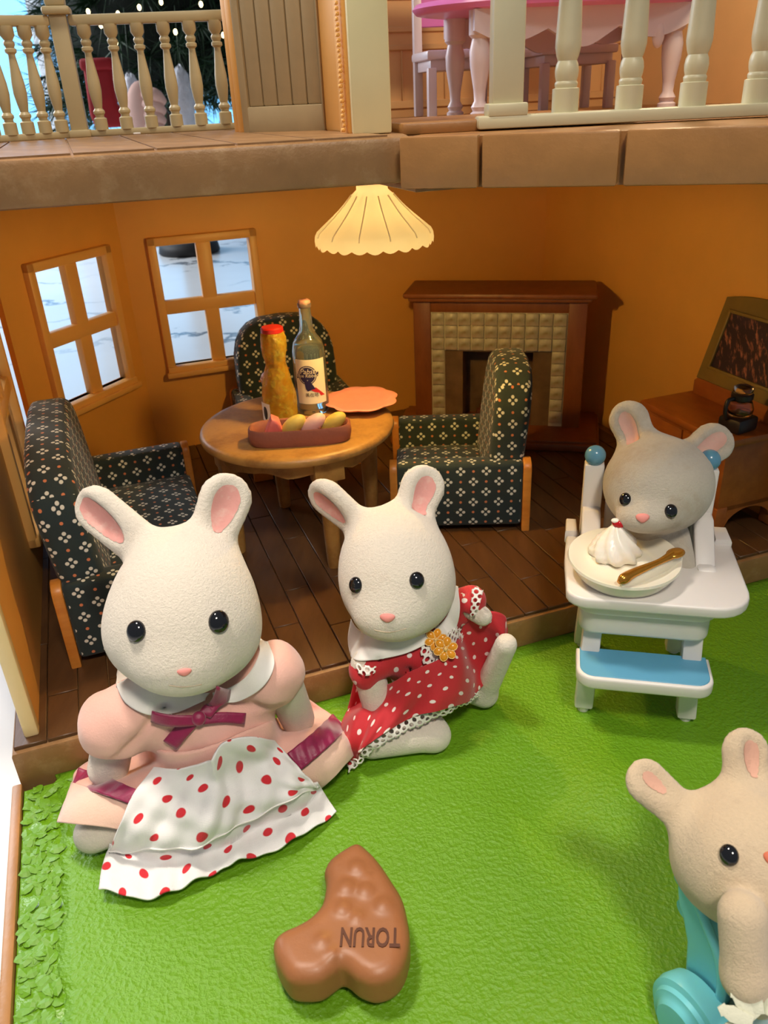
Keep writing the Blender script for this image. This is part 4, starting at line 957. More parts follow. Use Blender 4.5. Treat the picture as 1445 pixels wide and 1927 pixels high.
for a_, b_ in (([(148, 1445), (200, 1462), (262, 1488)], [(136, 1476), (185, 1492), (248, 1514)]), ([(540, 1418), (590, 1378), (626, 1344)], [(566, 1449), (614, 1409), (652, 1372)])):
    vf, uv, _ = drapesheet(K, [a_, b_], 40, 12, .034, .006, lambda u, v: .0015*np.sin(u*34+v*4), taut=14); mk('ribbon_band', vf, M_satin, mr, uv=uv)
# apron with ruffle
KA = newfig(); KA.p = list(K.p); KA.lo = list(K.lo); KA.hi = list(K.hi)
KA.cap(PZ(300, 1565, -.07), PZ(540, 1475, -.05), .06, .06, .05)
p1 = [(290, 1444), (340, 1446), (392, 1430), (420, 1398), (468, 1386), (516, 1394)]; p2 = [(250, 1498), (318, 1496), (385, 1476), (435, 1448), (498, 1426), (556, 1436)]
p3 = [(226, 1550), (300, 1550), (388, 1532), (448, 1508), (520, 1476), (588, 1478)]; p4 = [(204, 1602), (290, 1604), (380, 1590), (450, 1558), (530, 1512), (606, 1484)]
fold = lambda u, v: (.009*np.sin(u*17+1.2*v)+.005*np.sin(u*41+2*v+3*v*v)+.003*np.sin(u*23-v*19))*np.clip(v*1.6, .1, 1)+.012*np.exp(-((u-.45-.12*v)/.04)**2)*np.clip(1-v*1.1, 0, 1)-.010*np.exp(-((u-.62-.1*v)/.07)**2)*np.sin(np.clip(v*1.4, 0, 1)*PI)
vf, uv, GA = drapesheet(KA, [p1, p2, p3, p4], 100, 60, .042, .005, fold, taut=16); mk('apron', vf, M_apron, mr, uv=uv)
f1 = [(206, 1588), (292, 1590), (380, 1576), (450, 1545), (526, 1499), (598, 1472)]; f2 = [(192, 1636), (288, 1648), (385, 1624), (455, 1592), (540, 1550), (618, 1504)]; f3 = [(187, 1676), (285, 1688), (390, 1646), (460, 1618), (550, 1584), (633, 1526)]
vf, uv, _ = drapesheet(KA, [f1, f2, f3], 100, 30, .022, .005, lambda u, v: (.008*np.sin(u*24+.6)+.004*np.sin(u*57)-.014*np.exp(-((u-.30)/.035)**2))*np.clip(v+.15, 0, 1)); mk('apron_ruffle', vf, M_apron, mr, uv=uv+np.array([.03, .05]))
mk('apron_seam', tube(GA[-2][::2]+n*.004, .0020, 6), M_wcot, mr)
# bow
bw = [('bow_loop', [(286, 1338), (330, 1342), (372, 1346)], [(284, 1358), (328, 1364), (372, 1366)]), ('bow_loop', [(372, 1342), (394, 1318), (408, 1292)], [(396, 1352), (418, 1326), (433, 1298)]),
      ('bow_tail', [(374, 1344), (420, 1340), (463, 1342)], [(376, 1364), (420, 1360), (460, 1363)]), ('bow_tail', [(350, 1348), (328, 1370), (307, 1394)], [(378, 1358), (354, 1384), (332, 1411)])]
for i, (nm, a_, b_) in enumerate(bw): ribbon(DS, mr, nm, a_, b_, M_satin, .016+.004*(i < 2), 12, 5, .004, (lambda u, v: .010*np.sin(u*PI)) if i < 2 else None)
q = drape(DS, [(374, 1352)], off=.022)[0]; mk('bow_knot', xf(ball(1, 14, 10, (.016, .017, .010)), frm(r, b, n, q)), M_satin, mr)
# ---------------------------------------------------------------- rabbit in the red dotted dress
d = 2.06; fr = viewframe(745, 1085, d); c, r, b, n, s = fr; RV = np.array((r, b, n))
S = newfig()
S.ell(P(750, 1108, d), RV, (105*s, 94*s, .130), .03)
S.ell(P(742, 1052, d+.01), RV, (101*s, 101*s, .125), .06)
S.ell(P(733, 1158, d)+n*.075, RV, (58*s, 40*s, .052), .05)
ear(S, fr, (617, 938), (690, 1000), 43, 36, d+.03, (-.8, -.2, .6), .46, (614, 946, 62, 27, .95))
ear(S, fr, (795, 918), (772, 978), 44, 37, d+.03, (.3, .05, .95), .42, (800, 922, 50, 28, .75))
S.cap(PY(765, 1215, 1.76), PY(795, 1270, 1.74), .075, .085, .03)
S.cap(PY(690, 1250, 1.66), PZ(712, 1335, .0), .043, .040, .02)
S.cap(PY(868, 1130, 1.78), PY(908, 1160, 1.74), .034, .026, .02)
S.cap(PZ(770, 1325, -.03), PZ(818, 1383, -.068), .055, .043, .02); S.cap(PZ(700, 1395, -.066), PZ(812, 1383, -.066), .046, .042, .02)
S.cap(PZ(850, 1280, -.02), PZ(912, 1306, -.072), .05, .036, .02); S.cap(PZ(910, 1304, -.068), PY(952, 1213, 1.70), .036, .030, .02)
gr = empty('toy_rabbit', PZ(790, 1340, -.112), 0, 'cream flocked toy rabbit in a red dress with white dots, leaning on the floor edge', 'toy rabbit')
body_mesh(S, gr, M_cream)
eye(S, gr, 670, 1101, 15); eye(S, gr, 784, 1092, 15.5); nose(S, gr, 729, 1163, 14, 9); mouth(S, gr, [(705, 1186), (732, 1190), (765, 1183)])
D = newfig()
D.ell(PY(770, 1205, 1.75), RV, (88*s, 66*s, .09), .04); D.ell(PY(792, 1232, 1.735), RV, (82*s, 60*s, .09), .04)
D.cap(PY(715, 1235, 1.68), PY(690, 1262, 1.655), .055, .048, .03)
D.cap(PY(845, 1150, 1.79), PY(886, 1132, 1.77), .050, .044, .03)
for a_, b_ in (((712, 1240), (742, 1290)), ((872, 1110), (880, 1165)), ((770, 1260), (760, 1300)), ((835, 1180), (862, 1230))):
    q = D.march([a_, b_]); D.cap(q[0], q[1], .005, .008, .015, 's')
V, F, N = surfmesh(D, .008); V = V+N*(.003*np.sin(V[:, 0]*70+V[:, 2]*35)*np.sin(V[:, 2]*45))[:, None]
cR_ = V-P(780, 1230, 2); mk('dress_bodice', (V, F), M_reddot, gr, uv=np.c_[cR_ @ r, cR_ @ b])
DC = newfig(); DC.p = D.p
for rows_ in ([[(660, 1165), (676, 1186), (715, 1200), (765, 1202), (800, 1192)], [(655, 1196), (668, 1218), (706, 1226), (760, 1216), (806, 1200)], [(657, 1224), (668, 1242), (702, 1242), (762, 1230), (810, 1208)]],
              [[(810, 1192), (836, 1166), (850, 1136), (851, 1100)], [(820, 1202), (848, 1178), (858, 1146), (857, 1102)], [(826, 1206), (855, 1186), (865, 1150), (862, 1104)]]):
    vf, uv, _ = drapesheet(DC, rows_, 50, 16, .012, .006, None, 6, 2); mk('collar', vf, M_wcot, gr, uv=uv)
ribbon(D, gr, 'lace_trim', [(786, 1205), (800, 1255), (822, 1232)], [(800, 1196), (826, 1238), (812, 1256)], M_lace, .014, 14, 6, .003)
ribbon(D, gr, 'lace_trim', [(838, 1176), (862, 1198), (848, 1232)], [(852, 1168), (872, 1186), (866, 1222)], M_lace, .014, 14, 6, .003)
ribbon(D, gr, 'lace_trim', [(800, 1200), (835, 1195), (860, 1178)], [(806, 1240), (838, 1246), (866, 1212)], M_lace, .012, 18, 8, .003)
ribbon(DS if 0 else D, gr, 'sleeve_lace', [(668, 1246), (688, 1252), (708, 1254)], [(672, 1266), (690, 1272), (706, 1266)], M_lace, .016, 14, 6, .003)
q1, q2 = PY(888, 1104, 1.74), PY(884, 1160, 1.72); q3, q4 = PY(910, 1108, 1.74), PY(896, 1158, 1.71)
vf, uv = sheet([[q1, (q1+q2)/2+n*.01, q2], [q3, (q3+q4)/2+n*.012, q4]], 14, 6, .003); mk('sleeve_lace', vf, M_lace, gr, uv=uv)
# skirt
K = newfig(); K.p = list(D.p[:2]); K.lo = list(D.lo); K.hi = list(D.hi)
K.cap(PZ(770, 1325, -.03), PZ(818, 1383, -.068), .058, .046, .02); K.cap(PZ(700, 1395, -.066), PZ(812, 1383, -.066), .05, .045, .02); K.cap(PZ(850, 1280, -.02), PZ(912, 1306, -.072), .053, .039, .02)
K.cap(PZ(775, 1320, -.02), PZ(700, 1385, -.06), .065, .058, .05); K.cap(PZ(850, 1262, .0), PZ(925, 1190, .03), .075, .055, .05); K.cap(PZ(800, 1290, .03), PZ(830, 1300, -.03), .10, .08, .06); K.cap(PZ(700, 1370, -.05), PZ(870, 1290, -.04), .05, .05, .04)
t0 = [(668, 1272), (700, 1290), (735, 1286), (775, 1262), (820, 1244), (852, 1222), (868, 1186), (880, 1158)]; t1 = [(656, 1330), (676, 1350), (722, 1328), (775, 1300), (830, 1280), (880, 1250), (912, 1200), (922, 1150)]
t2 = [(646, 1378), (664, 1402), (708, 1370), (770, 1332), (842, 1306), (896, 1276), (936, 1218), (950, 1160)]; t3 = [(640, 1415), (660, 1440), (690, 1404), (762, 1356), (846, 1330), (902, 1302), (938, 1240), (956, 1184)]
vf, uv, GS = drapesheet(K, [t0, t1, t2, t3], 110, 60, .026, .005, lambda u, v: (.013*np.sin(u*21+1.5*v)+.007*np.sin(u*47+v*3))*np.clip(v*1.5, .1, 1)*(1-.4*v)); mk('skirt', vf, M_reddot, gr, uv=uv)
h0 = drape(K, [(652, 1430), (672, 1424), (694, 1398), (762, 1352), (844, 1327), (902, 1300)], off=.016); h1 = drape(K, [(656, 1455), (684, 1432), (712, 1406), (770, 1374), (848, 1340), (905, 1310)], off=.012)
vf, uv = sheet([h0, (h0+h1)/2+n*.003, h1], 80, 8, .003, lambda u, v: .003*np.sin(u*50)); mk('hem_lace', vf, M_lace, gr, uv=uv)
M_or = simple('orange_resin', srgb(238, 158, 40), .2, .08, 30, sss=.2); M_or2 = simple('pale_orange_rim', srgb(250, 206, 130), .3, .05)
for (x, y, R_, dd_, nm) in ((820, 1204, .024, .022, 'flower_bead'), (838, 1221, .026, .042, 'flower_bead')):
    q = D.march([(x, y)], off=dd_)[0]; fx = frm(r, b, n, q); ps = []
    for k in range(6): a = k*PI/3+.3; ps.append(xf(ball(1, 12, 8, (R_*.50, R_*.40, R_*.28)), fx @ T4((R_*.72*math.cos(a), R_*.72*math.sin(a), 0), a)))
    fo = mk(nm, join(*ps), M_or, gr)
    mk('flower_rim', join(*[tube([(fx @ np.array([R_*(.72+.5*math.cos(t))*math.cos(k*PI/3+.3)-R_*.4*math.sin(t)*math.sin(k*PI/3+.3), R_*(.72+.5*math.cos(t))*math.sin(k*PI/3+.3)+R_*.4*math.sin(t)*math.cos(k*PI/3+.3), R_*.14, 1]))[:3] for t in np.linspace(0, 2*PI, 13)], .0013, 5) for k in range(6)]), M_or2, fo)
    mk('flower_centre', xf(ball(R_*.22, 10, 8), fx @ T4((0, 0, R_*.26))), M_or2, fo)
# ---------------------------------------------------------------- baby in the high chair
d = 2.14; fr = viewframe(1238, 908, d); c, r, b, n, s = fr; RV = np.array((r, b, n))
S = newfig()
S.ell(P(1238, 918, d), RV, (98*s, 87*s, .128), .03); S.ell(P(1238, 898, d+.01), RV, (89*s, 74*s, .12), .04); S.ell(P(1214, 972, d)+n*.08, RV, (50*s, 28*s, .045), .04)
ear(S, fr, (1184, 792), (1208, 850), 39, 33, d+.03, (-.3, -.1, .95), .45, (1184, 800, 40, 20, .8), .0)
ear(S, fr, (1341, 833), (1284, 876), 39, 32, d+.03, (.2, .3, .9), .45, (1340, 838, 44, 18, .8), .0)
HCa = math.radians(-13); ex = np.array([math.cos(HCa), math.sin(HCa), 0]); ey = np.array([-math.sin(HCa), math.cos(HCa), 0]); HCo = np.array([.70, 1.85, -.112]); HCM = frm(ex, ey, (0, 0, 1), HCo)
hc = lambda x, y, z: HCo+ex*x+ey*y+np.array([0, 0, z])
S.cap(hc(.015, .10, .47), hc(.015, .08, .34), .075, .095, .03)
for sx in (-1, 1): S.cap(hc(.015+sx*.07, .075, .46), hc(.015+sx*.10, -.01, .375), .036, .032, .02); S.cap(hc(.015+sx*.05, .05, .30), hc(.015+sx*.06, -.09, .29), .04, .036, .02)
br_ = empty('toy_rabbit', hc(.015, .08, .245), HCa, 'small grey-cream toy rabbit baby seated in the white high chair', 'toy rabbit')
body_mesh(S, br_, M_grey, .0075, simple('soft_pink_flock', srgb(222, 176, 162), .9, .08, 14, .3, 120, .003, dirt=(srgb(200, 180, 160), 22, .5, .5)))
eye(S, br_, 1177, 940, 12.5); eye(S, br_, 1262, 962, 13); nose(S, br_, 1209, 975, 12, 9)
# ================================================================ HIGH CHAIR
hr = empty('high_chair', HCo, HCa, 'white toy high chair with a blue footboard standing on the lawn', 'high chair')
def hb(*a, **k): return box(*a, **k)
def slant(x0, y0, x1, y1, w, dpt, z0, z1, bev=.006):
    V, F = box(-w/2, w/2, -dpt/2, dpt/2, z0, z1, bev); t = ((V[:, 2]-z0)/(z1-z0))[:, None]; V = V+np.hstack([x0+(x1-x0)*t, y0+(y1-y0)*t, 0*t]); return V, F
for sx in (-1, 1):
    mk('leg', join(slant(.003+sx*.137, -.15, .003+sx*.128, -.105, .05, .045, .018, .30), mv(lathe([(.015, 0), (.017, .02)], 12), (.003+sx*.137, -.15, 0))), M_white, hr, local=True, auto=40)
    mk('leg', join(slant(.003+sx*.137, .15, .003+sx*.128, .12, .05, .045, .018, .30), mv(lathe([(.015, 0), (.017, .02)], 12), (.003+sx*.137, .15, 0))), M_white, hr, local=True, auto=40)
rnd = lambda x0, x1, y0, y1, rr: [(x0, y1), (x0, y0+rr)]+[(x0+rr-rr*math.cos(t), y0+rr-rr*math.sin(t)) for t in np.linspace(.2, PI/2, 6)]+[(x1-rr+rr*math.sin(t), y0+rr-rr*math.cos(t)) for t in np.linspace(0, PI/2-.2, 6)]+[(x1, y0+rr), (x1, y1)]
fb = mk('footboard', prism(rnd(-.165, .180, -.255, -.126, .045), .158, .196, .008, 3), M_white, hr, local=True, auto=40)
ft = mk('blue_top', prism(rnd(-.156, .171, -.246, -.126, .038), .193, .1985, .002, 1), M_blue, fb, local=True, auto=40); ft.matrix_basis = Matrix.Identity(4)
mk('seat_frame', prism(rnd(-.165, .165, -.165, .17, .04), .27, .345, .012, 3), M_white, hr, local=True, auto=40)
mk('backrest', xf(prism([(-.10, .32), (.125, .32), (.135, .62), (.10, .68), (-.07, .68), (-.105, .62)], -.172, -.150, .008, 3), XZ()), M_white, hr, local=True, auto=40)
for sx in (-1, 1):
    X = .008+sx*.150
    ap_ = mk('back_post', slant(X, .165, X, .150, .054, .045, .30, .63), M_white, hr, local=True, auto=40)
    kb = mk('knob', mv(ball(.029, 20, 14), (X, .148, .652)), M_blueball, hr, local=True)
    mk('armrest', join(slant(X, -.00, X, .13, .052, .05, .40, .50, .008), slant(X+sx*.02, -.03, X, .0, .05, .06, .35, .415, .010)), M_white, hr, local=True, auto=40)
trp = [(.245, .165), (.20, .165), (.185, .05), (.15, .035), (-.13, .035), (-.16, .05), (-.172, .165), (-.205, .165), (-.21, .0), (-.205, -.13)]+[(-.15-.055*math.cos(t), -.155-.05*math.sin(t)) for t in np.linspace(.2, PI/2, 5)]+[(.16+.09*math.sin(t), -.115-.09*math.cos(t)) for t in np.linspace(0, PI/2, 7)]
mk('tray', join(prism(trp, .375, .408, .008, 3), prism([(.245, .12), (.20, .12), (.203, .20), (.242, .20)], .38, .425, .008, 2), prism([(-.175, .12), (-.21, .12), (-.208, .20), (-.178, .20)], .38, .425, .008, 2)), M_white, hr, local=True, auto=40)
mk('tray_skirt', prism(rnd(-.18, .18, -.185, .1, .06), .345, .376, .008, 2), M_white, hr, local=True, auto=40)
# dessert plate on the tray
dpo = hc(-.060, -.075, .409); dp = empty('dessert_plate', dpo, HCa, 'round white dessert plate on the high chair tray', 'plate')
M_porc = simple('white_resin', srgb(238, 232, 214), .22, .03, 8, .05, 40, .002, sss=.1, dirt=(srgb(222, 196, 150), 9, .6, .4))
DPM = T4((0, 0, 0), 0, math.radians(3), 0) @ np.diag([1, 1, 1.3, 1])
mk('plate_body', xf(lathe([(.001, .0), (.10, 0), (.116, .006), (.126, .016), (.136, .030), (.145, .040), (.143, .045), (.134, .0435), (.114, .036), (.09, .033), (.001, .032)], 64), DPM), M_porc, dp, local=True, auto=50)
M_cr = simple('whipped_cream', srgb(244, 238, 226), .3, .03, 10, sss=.2)
sw = MW[dp] @ T4((-.022, .022, .0405))
def swirl(a, i): return 1+.13*math.sin(8*(a+.16*i))
cr_ = mk('whipped_cream', xf(lathe([(.050, 0), (.062, .008), (.062, .022), (.056, .036), (.048, .050), (.038, .062), (.028, .074), (.019, .086), (.012, .094), (.006, .097)], 64, rf=swirl), sw), M_cr, auto=180); tag(cr_, 'swirled white whipped cream on the dessert plate', 'cream')
chq = sw @ T4((.002, 0, .101)); ch = mk('cherry', xf(ball(.0155, 18, 12, (1.15, 1, .85)), chq), simple('cherry_red', srgb(196, 16, 30), .08, .08, 20)); tag(ch, 'glossy red cherry piece topping the whipped cream', 'cherry')
mk('cream_cap', xf(ball(.009, 12, 8, (1.3, 1, .7)), chq @ T4((-.009, -.003, .008))), M_cr, ch)
M_gold = simple('gold_spoon', srgb(206, 140, 50), .18, .1, 30, metal=.75)
spa, spb = PZ(1164, 1096, .362), PZ(1279, 1045, .370); ax = unit(spb-spa); sy = unit(np.cross([0, 0, 1], ax)); sL = np.linalg.norm(spb-spa); SPM = frm(ax, sy, np.cross(ax, sy), (spa+spb)/2)
sp = mk('spoon', xf(join(tube([(-sL*.5, 0, .0), (-sL*.42, .0, .004), (-sL*.25, .002, .007), (sL*.1, -.004, .012), (sL*.36, .0, .012)], [.006, .014, .012, .008, .012], 12, 26), mv(ball(1, 18, 12, (.028, .020, .009)), (sL*.42, .0, .013))), SPM), M_gold, auto=60); tag(sp, 'gold spoon resting across the dessert plate', 'spoon')
mk('spoon_wall', xf(prism([(-sL*.46, -.03), (sL*.54, -.03), (sL*.54, .004), (sL*.2, .006), (-sL*.3, .0), (-sL*.46, -.003)], -.005, .005, .003), SPM @ XZ((0, 0, 0))), M_porc, dp, auto=40)
# ================================================================ GINGERBREAD HEART
out = np.array([(820, 98), (905, 150), (1000, 250), (1100, 400), (1180, 535), (1222, 700), (1240, 880), (1195, 1070), (1100, 1180), (960, 1222), (830, 1180), (745, 1112), (690, 1092), (630, 1135), (530, 1200), (410, 1215), (290, 1195), (215, 1105), (165, 1000), (160, 880), (235, 805), (350, 752), (450, 690), (535, 595), (566, 480), (572, 390), (560, 320), (600, 235), (710, 150)])/4.25+np.array([480, 1580])
hp = np.array([PZ(x, y, -.055) for x, y in closedpath(out, 120)])[:, :2]
HT = -.010; hA, hB = hp, np.roll(hp, -1, 0)
def polysd(p):
    out_ = np.full(len(p), 1e9); ins = np.zeros(len(p), bool)
    for a_, b_ in zip(hA, hB):
        e_ = b_-a_; w_ = p-a_; h_ = np.clip(w_ @ e_/(e_ @ e_), 0, 1); out_ = np.minimum(out_, np.linalg.norm(w_-h_[:, None]*e_, axis=1))
        c_ = (a_[1] <= p[:, 1]) != (b_[1] <= p[:, 1]); x_ = a_[0]+(p[:, 1]-a_[1])*(b_[0]-a_[0])/(b_[1]-a_[1]+1e-12); ins ^= c_ & (p[:, 0] < x_)
    return np.where(ins, -out_, out_)
bumps = [(672, 1635, .014), (652, 1672, .014), (688, 1678, .013), (645, 1712, .013), (722, 1706, .014), (672, 1728, .010), (606, 1772, .010), (690, 1652, .008), (625, 1795, .007)]
HS = newfig(); hc_ = np.array([*hp.mean(0), -.06]); rr_ = .030
def heartfn(p):
    d2 = polysd(p[:, :2])+rr_; dz = np.abs(p[:, 2]-(HT-.1115)/2)-(HT+.1115)/2+rr_
    return np.minimum(np.maximum(d2, dz), 0)+np.sqrt(np.maximum(d2, 0)**2+np.maximum(dz, 0)**2)-rr_
HS.add(heartfn, hc_, .19)
for x, y, q_ in bumps: HS.ell(PZ(x, y, HT-.004), np.eye(3), (q_*1.3, q_*1.3, q_*.75), .010)
V, F, N = surfmesh(HS, .0055)
M_ging = simple('gingerbread', srgb(154, 98, 60), .42, .10, 8, .18, 70, .003, dirt=(srgb(120, 66, 34), 12, .58, .4))
ht = mk('gingerbread_heart', (V, F), M_ging); tag(ht, 'brown heart-shaped gingerbread biscuit with stamped lettering lying on the lawn', 'biscuit')
ta, tb_ = PZ(752, 1763, HT), PZ(640, 1762, HT); tdx = unit(tb_-ta); tdx[2] = 0; tdx = unit(tdx); tdy = np.cross([0, 0, 1], tdx); V, F = textmesh('TORUN', .056, 0, .0011, .0012)
V[:, 0] *= np.linalg.norm(tb_-ta)/(V[:, 0].max()-V[:, 0].min()); mk('stamped_lettering', xf((V, F), frm(tdx, tdy, (0, 0, 1), (ta+tb_)/2+np.array([0, 0, .0012]))), simple('dark_stamp', srgb(84, 42, 22), .6, .1), ht, smooth=False)
# ================================================================ TURQUOISE CAR WITH A BABY RABBIT
M_tq = simple('turquoise_plastic', srgb(124, 216, 228), .25, .03, 6, sss=.05)
cO = PZ(1335, 1905, -.112); car = empty('toy_cart', cO, 0, 'turquoise toy pushcart carrying the tan baby rabbit', 'toy cart')
def plate_px(pts, d, nthick, dirv): 
    Q = np.array([P(x, y, d+dd_) for x, y, dd_ in pts]); return Q
cx_ = unit(np.array([.90, .43, 0])); cy_ = unit(np.array([-.43, .90, 0])); CM = frm(cx_, cy_, (0, 0, 1), P(1290, 1800, 1.47)*np.array([1, 1, 0])+np.array([0, 0, -.112]))
iCM = np.linalg.inv(CM)
def onplane(px, py, lx):      # pixel -> cart frame on the plane x = lx
    R = iCM[:3, :3] @ ray(px, py); o = (iCM @ np.r_[CAM, 1])[:3]; t = (lx-o[0])/R[0]; return o+R*t
side_px = [(1271, 1668), (1278, 1654), (1290, 1650), (1302, 1662), (1312, 1694), (1330, 1742), (1352, 1800), (1358, 1850), (1352, 1900), (1285, 1915), (1284, 1860), (1289, 1770), (1280, 1720), (1273, 1700)]
pts2 = np.array([onplane(x, y, .0) for x, y in side_px])
mk('side_panel', xf(prism([(q[1], q[2]) for q in pts2], .0, .045, .010, 3), CM @ YZ()), M_tq, car, auto=50)
pts3 = pts2.copy()
mk('side_panel', xf(prism([(q[1], q[2]) for q in pts2], .30, .345, .010, 3), CM @ YZ()), M_tq, car, auto=50)
def cart_box(x0, x1, y0, y1, z0, z1, bev): return xf(box(x0, x1, y0, y1, z0, z1, bev, 3), CM)
qa = onplane(1290, 1700, .02); qb = onplane(1296, 1722, .02)
mk('crossbar', xf(tube([(.02, qb[1]+.01, qb[2]), (.32, qb[1]+.01, qb[2])], .020, 16), CM), M_tq, car, auto=50)
mk('back_rail', xf(tube([(.02, qa[1]+.02, qa[2]+.04), (.32, qa[1]+.02, qa[2]+.04)], .016, 16), CM), M_tq, car, auto=50)
mk('panel_rim', xf(tube([(.0, q[1], q[2]) for q in pts2[3:9]], .009, 10, 24), CM), M_tq, car)
ys = pts2[:, 1]; zs = pts2[:, 2]
mk('tub', cart_box(.04, .305, ys.min()+.01, ys.max()-.015, .03, zs.max()-.18, .02), M_tq, car, auto=50)
wc = onplane(1305, 1925, -.03); WM = CM @ frm((0, 1, 0), (0, 0, 1), (1, 0, 0), (-.06, wc[1], wc[2]))
mk('wheel', xf(lathe([(.001, -.012), (.050, -.010), (.056, -.004), (.060, .0), (.070, .002), (.074, .010), (.085, .014), (.088, .03), (.084, .055), (.001, .06)], 48), WM), M_tq, car, auto=40)
mk('wheel', xf(lathe([(.001, -.012), (.050, -.010), (.056, -.004), (.060, .0), (.070, .002), (.074, .010), (.085, .014), (.088, .03), (.084, .055), (.001, .06)], 48), WM @ T4((0, 0, .42))), M_tq, car, auto=40)
d = 1.40; fr = viewframe(1418, 1615, d); c, r, b, n, s = fr; RV = np.array((r, b, n))
S = newfig()
S.ell(P(1420, 1625, d), RV, (146*s, 122*s, .128), .03); S.ell(P(1412, 1590, d+.01), RV, (128*s, 106*s, .118), .05); S.ell(P(1452, 1670, d)+n*.075, RV, (70*s, 44*s, .05), .05)
ear(S, fr, (1216, 1470), (1300, 1545), 42, 36, d+.02, (-.1, .35, .95), .5, (1222, 1464, 50, 22, .75))
ear(S, fr, (1402, 1412), (1404, 1500), 43, 40, d+.02, (.3, .0, .95), .5, (1414, 1412, 46, 22, .75))
S.cap(P(1475, 1760, 1.42), P(1490, 1900, 1.42), .085, .11, .03)
S.cap(P(1397, 1722, 1.27), P(1402, 1840, 1.28), .038, .036, .008)
S.cap(P(1404, 1835, 1.28), P(1428, 1885, 1.31), .034, .026, .02)
S.cap(P(1520, 1722, 1.27), P(1540, 1850, 1.30), .038, .036, .012)
tr_ = empty('toy_rabbit', P(1440, 1940, 1.40), 0, 'tan flocked toy rabbit baby in the turquoise cart with a raised paw', 'toy rabbit')
body_mesh(S, tr_, M_tanf, .0075, simple('tan_pink_flock', srgb(222, 172, 150), .9, .08, 14, .3, 120, .003, dirt=(srgb(150, 120, 96), 22, .55, .5)))
eye(S, tr_, 1372, 1609, 18.5); eye(S, tr_, 1522, 1612, 18.5); nose(S, tr_, 1449, 1615, 11, 12, simple('coral_nose', srgb(222, 120, 90), .7, .1, 20))
B_ = newfig(); B_.cap(P(1492, 1800, 1.36), P(1490, 1950, 1.34), .06, .075, .03)
M_lb = simple('pale_blue_cloth', srgb(190, 214, 230), .9, .04, 20, .4, 150, .003)
V, F, N = surfmesh(B_, .009); mk('bib', (V, F), M_lb, tr_)
M_fl = simple('cream_lace_frill', srgb(222, 222, 200), .9, .05, 30, .5, 120, .004)
for k, (ang, ln, x0, y0) in enumerate(((95, 52, 1424, 1905), (128, 60, 1418, 1912), (158, 62, 1412, 1922), (188, 58, 1408, 1934), (62, 46, 1436, 1906), (30, 40, 1446, 1912))):
    a_ = math.radians(ang); o_ = P(x0+ln*.5*math.cos(a_), y0-ln*.5*math.sin(a_), 1.25+.004*(k % 2)); e_ = unit(r*math.cos(a_)+b*math.sin(a_)+n*.15); f_ = unit(np.cross(n, e_)); L_ = ln*1.25/FPX
    lf_ = [(-.5, -.22), (.1, -.30), (.30, -.20), (.36, -.25), (.52, 0), (.36, .25), (.30, .20), (.1, .30), (-.5, .22)]
    mk('lace_petal', xf(prism([(x*L_, y*L_*.8) for x, y in lf_], -.0015, .0015, .001), frm(e_, f_, np.cross(e_, f_), o_)), M_fl, tr_, auto=40)
# ================================================================ BEHIND THE HOUSE: christmas tree, present, fur rug, bright windows
def bigwin(x0, x1, y, z0, z1, bars, nm):
    M_wf = simple('white_window_frame', srgb(220, 226, 234), .5, .02)
    w = mk(nm, join(*[box(a, a+.22, y-.15, y+.05, z0, z1, .03) for a in np.linspace(x0, x1, bars)], box(x0, x1+.22, y-.15, y+.05, z0-.3, z0, .03), box(x0, x1+.22, y-.15, y+.05, z1, z1+.3, .03)), M_wf, auto=40); tag(w, kind='structure')
    mk('sky_pane', box(x0, x1+.2, y+.02, y+.06, z0, z1), emit('daylight_pane', (.22, .60, 1, 1), 1.15), w, smooth=False)
bigwin(-9.5, -1.2, 13.0, .4, 7.5, 6, 'window_4')
tag(mk('wall_room', join(box(-16, 16, 13.2, 13.4, -.2, 9)), simple('pale_room_wall', srgb(196, 214, 236), .8, .02, 2), smooth=False), kind='structure')
M_snow = simple('white_faux_fur', srgb(228, 232, 244), 1, .05, 8, .6, 30, .03)
tc = PY(292, 40, 10.5); tc[2] = -.19
tree = empty('christmas_tree', (tc[0], tc[1], -.19), 0, 'dark green decorated christmas tree standing behind the doll house', 'tree')
mk('trunk', mv(tube([(0, 0, 0), (0, 0, 5.5)], [.12, .04], 10), (tc[0], tc[1], -.19)), simple('dark_bark', srgb(60, 44, 32), .9, .2), tree)
mk('stand', mv(lathe([(.36, 0), (.38, .02), (.36, .13), (.12, .16)], 28), (tc[0], tc[1], -.19)), simple('dark_stand', srgb(30, 26, 26), .6, .1), tree)
def needles():
    V, F = [], []
    for k in range(520):
        hgt = 1.75+4.4*rng.random()**1.2; R0 = 1.6*(1-(hgt-1.75)/6.5)*(.55+.45*rng.random()); a = rng.random()*2*PI; dirv = np.array([math.cos(a), math.sin(a), -.12-.25*rng.random()])
        st = np.array([tc[0], tc[1], hgt]); n_ = 85
        for j in range(n_):
            t = .25+.75*rng.random(); p = st+dirv*R0*t; q = unit(dirv*1.0+rng.normal(size=3)*.55+np.array([0, 0, -.1])); L = .24+.18*rng.random(); w_ = unit(np.cross(q, rng.normal(size=3)))*.009
            i = len(V); V += [p-w_, p+w_, p+q*L]; F.append((i, i+1, i+2))
    return np.array(V), F
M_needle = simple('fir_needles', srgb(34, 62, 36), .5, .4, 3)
tag(mk('foliage', needles(), M_needle, tree, smooth=False), kind='stuff')
Vc = lathe([(.05, 1.5), (1.0, 1.8), (.9, 2.6), (.7, 3.6), (.35, 5.2), (.01, 6.8)], 14); mk('inner_branches', mv(Vc, (tc[0], tc[1], 0)), simple('deep_green', srgb(14, 24, 16), .9, .3), tree)
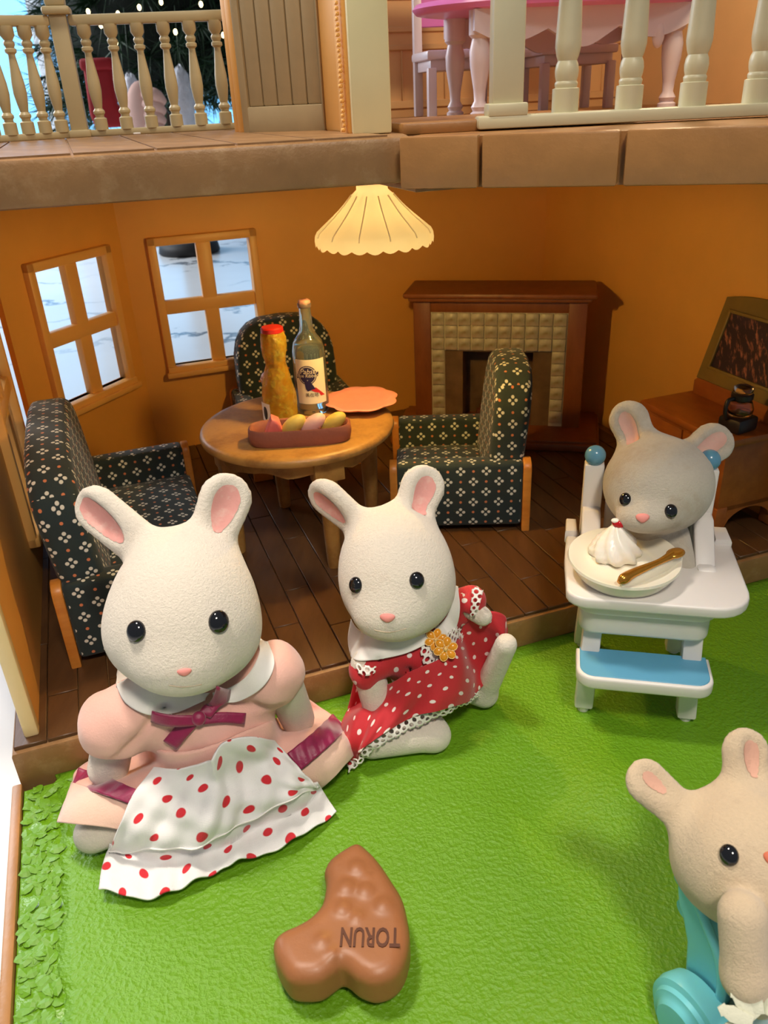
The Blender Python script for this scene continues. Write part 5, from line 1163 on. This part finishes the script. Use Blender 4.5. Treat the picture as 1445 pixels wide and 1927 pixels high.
M_fl_ = emit('fairy_glow', (1, .82, .42, 1), 6); lt = None
for x, y in ((303, 4), (218, 80), (262, 14), (222, 26), (166, 22), (395, 44), (378, 8), (330, 60), (190, 48), (420, 66)):
    p = PY(x, y, 8.75+.3*rng.random()); o = mk('fairy_light', xf(ball(.018, 10, 8, (1, 1, 1.4)), T4(p)), M_fl_, tree)
gx = PY(196, 190, 8.55); gb = empty('stocking', (gx[0], gx[1], 1.3), 0, 'dark red stocking hanging under the christmas tree, seen between balusters', 'ornament')
M_rw = simple('dark_red_felt', srgb(150, 16, 26), .8, .1)
mk('sock', xf(prism([(-.13, .5), (-.15, .12), (-.12, 0), (.16, 0), (.20, .07), (.15, .15), (.12, .2), (.13, .5)], -.06, .06, .04, 3), T4((gx[0], gx[1], 1.30)) @ XZ()), M_rw, gb, auto=50)
mk('cord', tube([(gx[0], gx[1], 1.85), (gx[0]+.1, gx[1]+.35, 2.4)], .003, 6), M_needle, gb)
mk('cuff', xf(box(-.15, .15, -.08, .08, .48, .58, .03), T4((gx[0], gx[1], 1.30))), M_rw, gb, auto=50)
for px_, py_, hw_, lb in ((254, 205, .10, 'white fur tassel ornament hanging left of the pink plush under the tree'), (346, 192, .10, 'white fur tassel ornament hanging right of the pink plush under the tree')):
    p = PY(px_, py_, 8.75); V, F = ball(1, 28, 20, (hw_, .10, .30)); V = V*(1+.05*rng.normal(size=(len(V), 1)))
    ft_ = tag(mk('fur_tassel', mv((V, F), p), M_snow), lb, 'ornament'); mk('cord', tube([p+np.array([0, 0, .26]), (p[0], p[1]+.2, 2.3)], .003, 6), M_needle, ft_)
sk = PY(286, 205, 8.3); pl_ = empty('plush_toy', (sk[0], sk[1], sk[2]-.3), 0, 'blurred pale pink plush toy with rolled arms behind the railing', 'plush toy')
M_skin = simple('pale_pink_plush', srgb(226, 184, 172), .8, .06, 6)
for i in range(4): mk('roll', tube([PY(272+i*2, 176+i*20, 8.3), PY(292+i, 180+i*20, 8.25), PY(308, 194+i*18, 8.3)], [.05, .062, .04], 12, 16), M_skin, pl_)
mk('cord', tube([PY(272, 200, 8.35), (sk[0], sk[1]+.3, 2.3)], .003, 6), M_needle, pl_)
mk('torso', xf(ball(1, 20, 14, (.16, .1, .32)), T4(PY(272, 225, 8.35))), M_skin, pl_)
